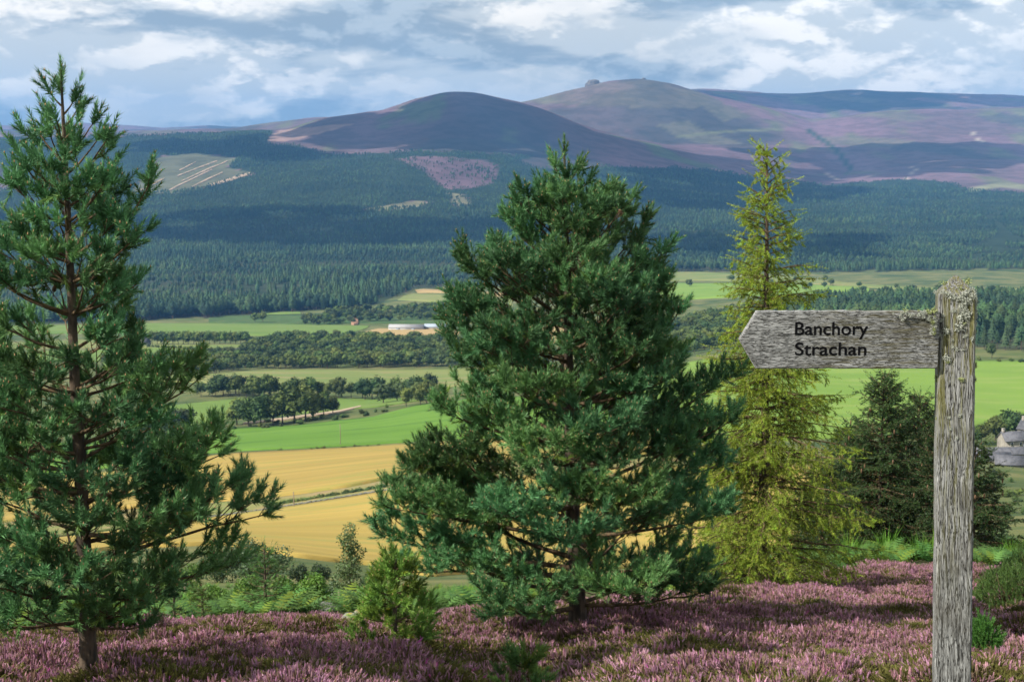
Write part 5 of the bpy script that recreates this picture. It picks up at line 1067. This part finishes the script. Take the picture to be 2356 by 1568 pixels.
def tower(w, zs, nz, tipz):
    import bmesh
    bm = bmesh.new(); rr = np.random.default_rng(4); rings = []
    ch = .005
    sec = [(-w + ch, -w), (-w / 3, -w), (w / 3, -w), (w - ch, -w), (w, -w + ch), (w, 0), (w, w - ch), (w - ch, w), (0, w), (-w + ch, w), (-w, w - ch), (-w, 0), (-w, -w + ch)]
    for z in np.linspace(zs[0], zs[1], nz):
        rings.append([bm.verts.new((x + rr.normal(0, .0006), y + rr.normal(0, .0006), z)) for x, y in sec])
    for a, b in zip(rings[:-1], rings[1:]):
        for i in range(len(sec)): j = (i + 1) % len(sec); bm.faces.new((a[i], a[j], b[j], b[i]))
    top_ring = [bm.verts.new((x * .09, y * .09, tipz)) for x, y in sec]
    mid = [bm.verts.new((x * .55 + rr.normal(0, .0008), y * .55, zs[1] + (tipz - zs[1]) * .5)) for x, y in sec]
    for a, b in ((rings[-1], mid), (mid, top_ring)):
        for i in range(len(sec)): j = (i + 1) % len(sec); bm.faces.new((a[i], a[j], b[j], b[i]))
    bm.faces.new(top_ring); me = bpy.data.meshes.new('post'); bm.to_mesh(me); bm.free(); me.materials.append(M['post']); return me
# post origin at its tip so that the grain and moss coordinates run down from the top
post = ob('post', tower(pw, (gz_ - tip[2] - .35, sh_z), 60, 0.0), sign, tip - S0 + [0, .048, 0], rotz=0); post.rotation_euler = (0, R(-1.55), -yaw)
# arm
c_tip, c_tl, c_bl, c_r = at_plane(1702, 781), at_plane(1742, 716), at_plane(1742, 847), at_plane(2160, 781)
bo = np.array([(c_tip[0] + c_r[0]) / 2, DP - .0, c_tip[2]])
top_z, bot_z = c_tl[2] - bo[2], c_bl[2] - bo[2]; xr = c_r[0] - bo[0]; xt = c_tip[0] - bo[0]; xs = c_tl[0] - bo[0]
import bmesh
bm = bmesh.new(); outl = []; rr = np.random.default_rng(9)
for x in np.linspace(xr, xs, 26): outl.append((x, top_z + rr.normal(0, .0006)))
for f in np.linspace(0, 1, 7)[1:]: outl.append((xs + (xt - xs) * f + rr.normal(0, .0005), top_z * (1 - f)))
for f in np.linspace(0, 1, 7)[1:]: outl.append((xt + (xs - xt) * f + rr.normal(0, .0005), bot_z * f))
for x in np.linspace(xs, xr, 26)[1:]: outl.append((x, bot_z + rr.normal(0, .0006)))
TH = .016
front = bm.faces.new([bm.verts.new((x, -TH, z)) for x, z in outl])
ex = bmesh.ops.extrude_face_region(bm, geom=[front]); bmesh.ops.translate(bm, verts=[e for e in ex['geom'] if isinstance(e, bmesh.types.BMVert)], vec=(0, 2 * TH, 0))
bmesh.ops.recalc_face_normals(bm, faces=bm.faces[:]); bmesh.ops.bevel(bm, geom=[e for e in bm.edges if abs(e.calc_face_angle(0)) > 1.2], offset=.0022, segments=2, affect='EDGES')
me = bpy.data.meshes.new('sign_board'); bm.to_mesh(me); bm.free(); me.materials.append(M['board'])
board = ob('sign_board', me, sign, bo - S0 + [0, .012, 0], label='pointed wooden arm board with black carved place names')
def letters(txt, u0, u1, vbase, vtop, y):
    cu = bpy.data.curves.new('lettering', 'FONT'); cu.body = txt; cu.size = 1; cu.extrude = 0; cu.offset = .014
    tmp = bpy.data.objects.new('tmp', cu); COL.objects.link(tmp); dg = bpy.context.evaluated_depsgraph_get(); me = bpy.data.meshes.new_from_object(tmp.evaluated_get(dg)); bpy.data.objects.remove(tmp)
    V = np.zeros(len(me.vertices) * 3, np.float32); me.vertices.foreach_get('co', V); V = V.reshape(-1, 3)
    p0, p1 = at_plane(u0, vbase), at_plane(u1, vtop); capz = {'Banchory': 0.0}.get(txt, 0.0)
    # cap height: the first letter
    m = V[:, 0] < V[:, 0].min() + .5; b0, t0 = 0.0, V[m][:, 2 - 1].max()
    W_ = V[:, 0].max() - V[:, 0].min(); nx = (V[:, 0] - V[:, 0].min()) / W_ * (p1[0] - p0[0]) + p0[0]; nz = (V[:, 1] - b0) / t0 * (p1[2] - p0[2]) + p0[2]
    Nn = np.stack([nx - bo[0], np.full(len(V), y), nz - bo[2]], 1); me.vertices.foreach_set('co', Nn.astype(np.float32).ravel()); me.update(); me.materials.append(M['ink'])
    return me
for txt, a in (('Banchory', (1828, 1997, 769.5, 740)), ('Strachan', (1828, 1993, 816, 786.5))):
    ob('lettering', letters(txt, *a, -TH - .0007), board, label='black carved letters reading ' + txt)
# lichen tufts
def lichen(seed, n=80, m='lichenp', flat=.5):
    r = np.random.default_rng(seed); Vs, Fs = [], []
    for k in range(n):
        d = r.normal(0, 1, 3); d[1] = -abs(d[1]) * .9 - .1; d = unit(d); L = r.uniform(.35, 1.0); s = unit(np.cross(d, r.normal(0, 1, 3))); nrm = np.cross(d, s); b = r.normal(0, .38, 3) * [1, .15, 1]; i = len(Vs)
        w = r.uniform(.045, .10); e = b + d * L * np.array([1, flat * 1.6, 1]); cu = nrm * r.uniform(-.25, .25)
        Vs += [b - s * w * .6, b + s * w * .6, b + (e - b) * .6 + s * w * 1.1 + cu, b + (e - b) * .6 - s * w * 1.1 + cu, e + s * w * 1.2, e - s * w * 1.2, e + d * .16 + s * w * .6 - cu, e + d * .12 - s * w * .7 - cu]
        Fs += [(i, i + 1, i + 2, i + 3), (i + 3, i + 2, i + 4, i + 5), (i + 5, i + 4, i + 6, i + 7)]
    return mesh_from('lichen', np.array(Vs), np.array(Fs), M[m])
LP = [lichen(k) for k in range(4)] + [lichen(10 + k, 70, 'licheny', .9) for k in range(3)]
rl = np.random.default_rng(15)
def tuft(u, v, size_px, kind, y, parent, par_origin, rotx=0, sc=None):
    o = ob('lichen', LP[kind], parent); k = DP / F
    if parent is post:
        x = (u - 2198) * k; z = -(v - 633) * k; w_ = pw * min(1.0, max(.1, z / sh_z)) if z > sh_z else pw
        side = 1 if y > .02 and v > 672 else 0; q = np.array([x, -w_ - .001, z])
        if side: q = np.array([math.copysign(pw + .001, x), -pw * .75 + rl.random() * .02, z])
        elif abs(x) > w_: q[1] = 0.0
    else: q = at_plane(u, v, DP + y) - par_origin
    o.location = tuple(q); s = size_px / 2 * k; o.scale = (s, s, s); o.rotation_euler = (rotx, rl.uniform(0, 6.28), rl.uniform(-.3, .3))
    if parent is post and side: o.rotation_euler = (0, rl.uniform(-.5, .5), math.copysign(1.2, q[0]))
pO = tip + np.array([0, .048, 0])
yf = -.004
L3 = lambda *a: [(x * .5977, y * .5977) for x, y in a]
# along the shoulder and down the right of the face (positions read in the 3942 frame)
for x, y, s, k in [(3602, 1125, 20, 0), (3622, 1122, 24, 1), (3640, 1128, 24, 2), (3632, 1122, 20, 3), (3655, 1135, 26, 0), (3664, 1140, 20, 1), (3680, 1145, 22, 2), (3690, 1140, 26, 3), (3702, 1130, 30, 0), (3712, 1122, 30, 1), (3724, 1118, 30, 2), (3738, 1118, 28, 3), (3745, 1124, 26, 0), (3700, 1150, 26, 1), (3712, 1160, 26, 2), (3722, 1146, 26, 3), (3695, 1170, 24, 0), (3702, 1186, 24, 1), (3708, 1198, 28, 2), (3716, 1206, 22, 3), (3698, 1206, 26, 0), (3688, 1218, 22, 1), (3704, 1216, 24, 2), (3692, 1178, 20, 3), (3740, 1140, 24, 1), (3729, 1132, 22, 0),
                   (3684, 1256, 30, 2), (3632, 1266, 22, 3), (3640, 1272, 18, 0), (3610, 1286, 16, 1), (3732, 1300, 16, 2), (3662, 1332, 12, 3), (3678, 1340, 12, 0), (3638, 1372, 22, 1), (3644, 1380, 18, 2), (3658, 1192, 12, 0), (3668, 1190, 12, 3), (3618, 1228, 14, 1), (3626, 1210, 12, 2), (3708, 1290, 14, 0), (3660, 1306, 10, 2), (3700, 1342, 10, 2), (3690, 1600, 14, 1), (3650, 1610, 12, 3), (3655, 1655, 12, 0), (3680, 1690, 11, 1)]:
    tuft(x * .5977, y * .5977, s * .5977 * (.8 if y < 1160 else 1.05), k, yf, post, pO)
for x, y, s, k in [(3640, 1092, 24, 4), (3724, 1082, 28, 5), (3716, 1094, 18, 6), (3690, 1108, 18, 5), (3643, 1390, 14, 6), (3694, 1460, 20, 4), (3704, 1240, 14, 5)]:
    tuft(x * .5977, y * .5977, s * .5977, k, yf + (.02 if y < 1110 else 0), post, pO)
for x, y, s, k in [(3752, 1150, 24, 0), (3756, 1170, 24, 2), (3754, 1195, 22, 1), (3756, 1215, 22, 3), (3750, 1245, 16, 0), (3750, 1275, 14, 5), (3752, 1408, 22, 4), (3752, 1466, 18, 5), (3750, 1560, 12, 1), (3750, 1660, 12, 0), (3606, 1455, 16, 4), (3604, 1470, 14, 6), (3606, 1620, 10, 5), (3605, 1320, 16, 1), (3604, 1340, 14, 4)]:
    tuft(x * .5977, y * .5977, s * .5977, k, .03, post, pO)
for x, y, s, k in [(3487, 1195, 18, 4), (3535, 1195, 10, 5), (3570, 1196, 20, 6), (3590, 1194, 22, 4), (3600, 1200, 18, 5)]:
    tuft(x * .5977, y * .5977, s * .5977, k, .0, board, bo + np.array([0, .012, 0]))
for k in range(46):
    f = rl.random(); x = 3600 - abs(rl.normal(0, 14)) - (rl.random() < .45) * rl.uniform(0, 150) ; y = 1203 + abs(rl.normal(0, 14)) + (1 if x > 3585 else 0) * rl.uniform(0, 90)
    tuft(x * .5977, y * .5977, rl.uniform(7, 17) * .5977, rl.integers(0, 7) if x > 3570 else rl.integers(0, 4), -TH + .006, board, bo + np.array([0, .012, 0]))

# ------------------------------------------------------------------ haze: closed box of even pale air round everything below the clouds
zmin = float(min(Z(np.linspace(-10000, 10000, 200)[:, None], np.linspace(-30, 16900, 300)[None]).min(), -260)) - 1.0
V, q = boxes([(-11500, 11500, -300, 17200, zmin - 20, 560)])
hz = ob('haze', mesh_from('haze', V, q), kind='stuff', label='pale blue summer haze filling the valley air')
m = bpy.data.materials.new('haze_air'); m.use_nodes = True; nt = m.node_tree; nt.nodes.clear()
pv = nd(nt, 'ShaderNodeVolumePrincipled', {'Color': (0.18, 0.49, 1.0, 1), 'Density': 5.6e-5, 'Anisotropy': 0.0})
nt.links.new(pv.outputs[0], nd(nt, 'ShaderNodeOutputMaterial').inputs['Volume']); m.volume_intersection_method if hasattr(m, 'volume_intersection_method') else None
hz.data.materials.append(m)
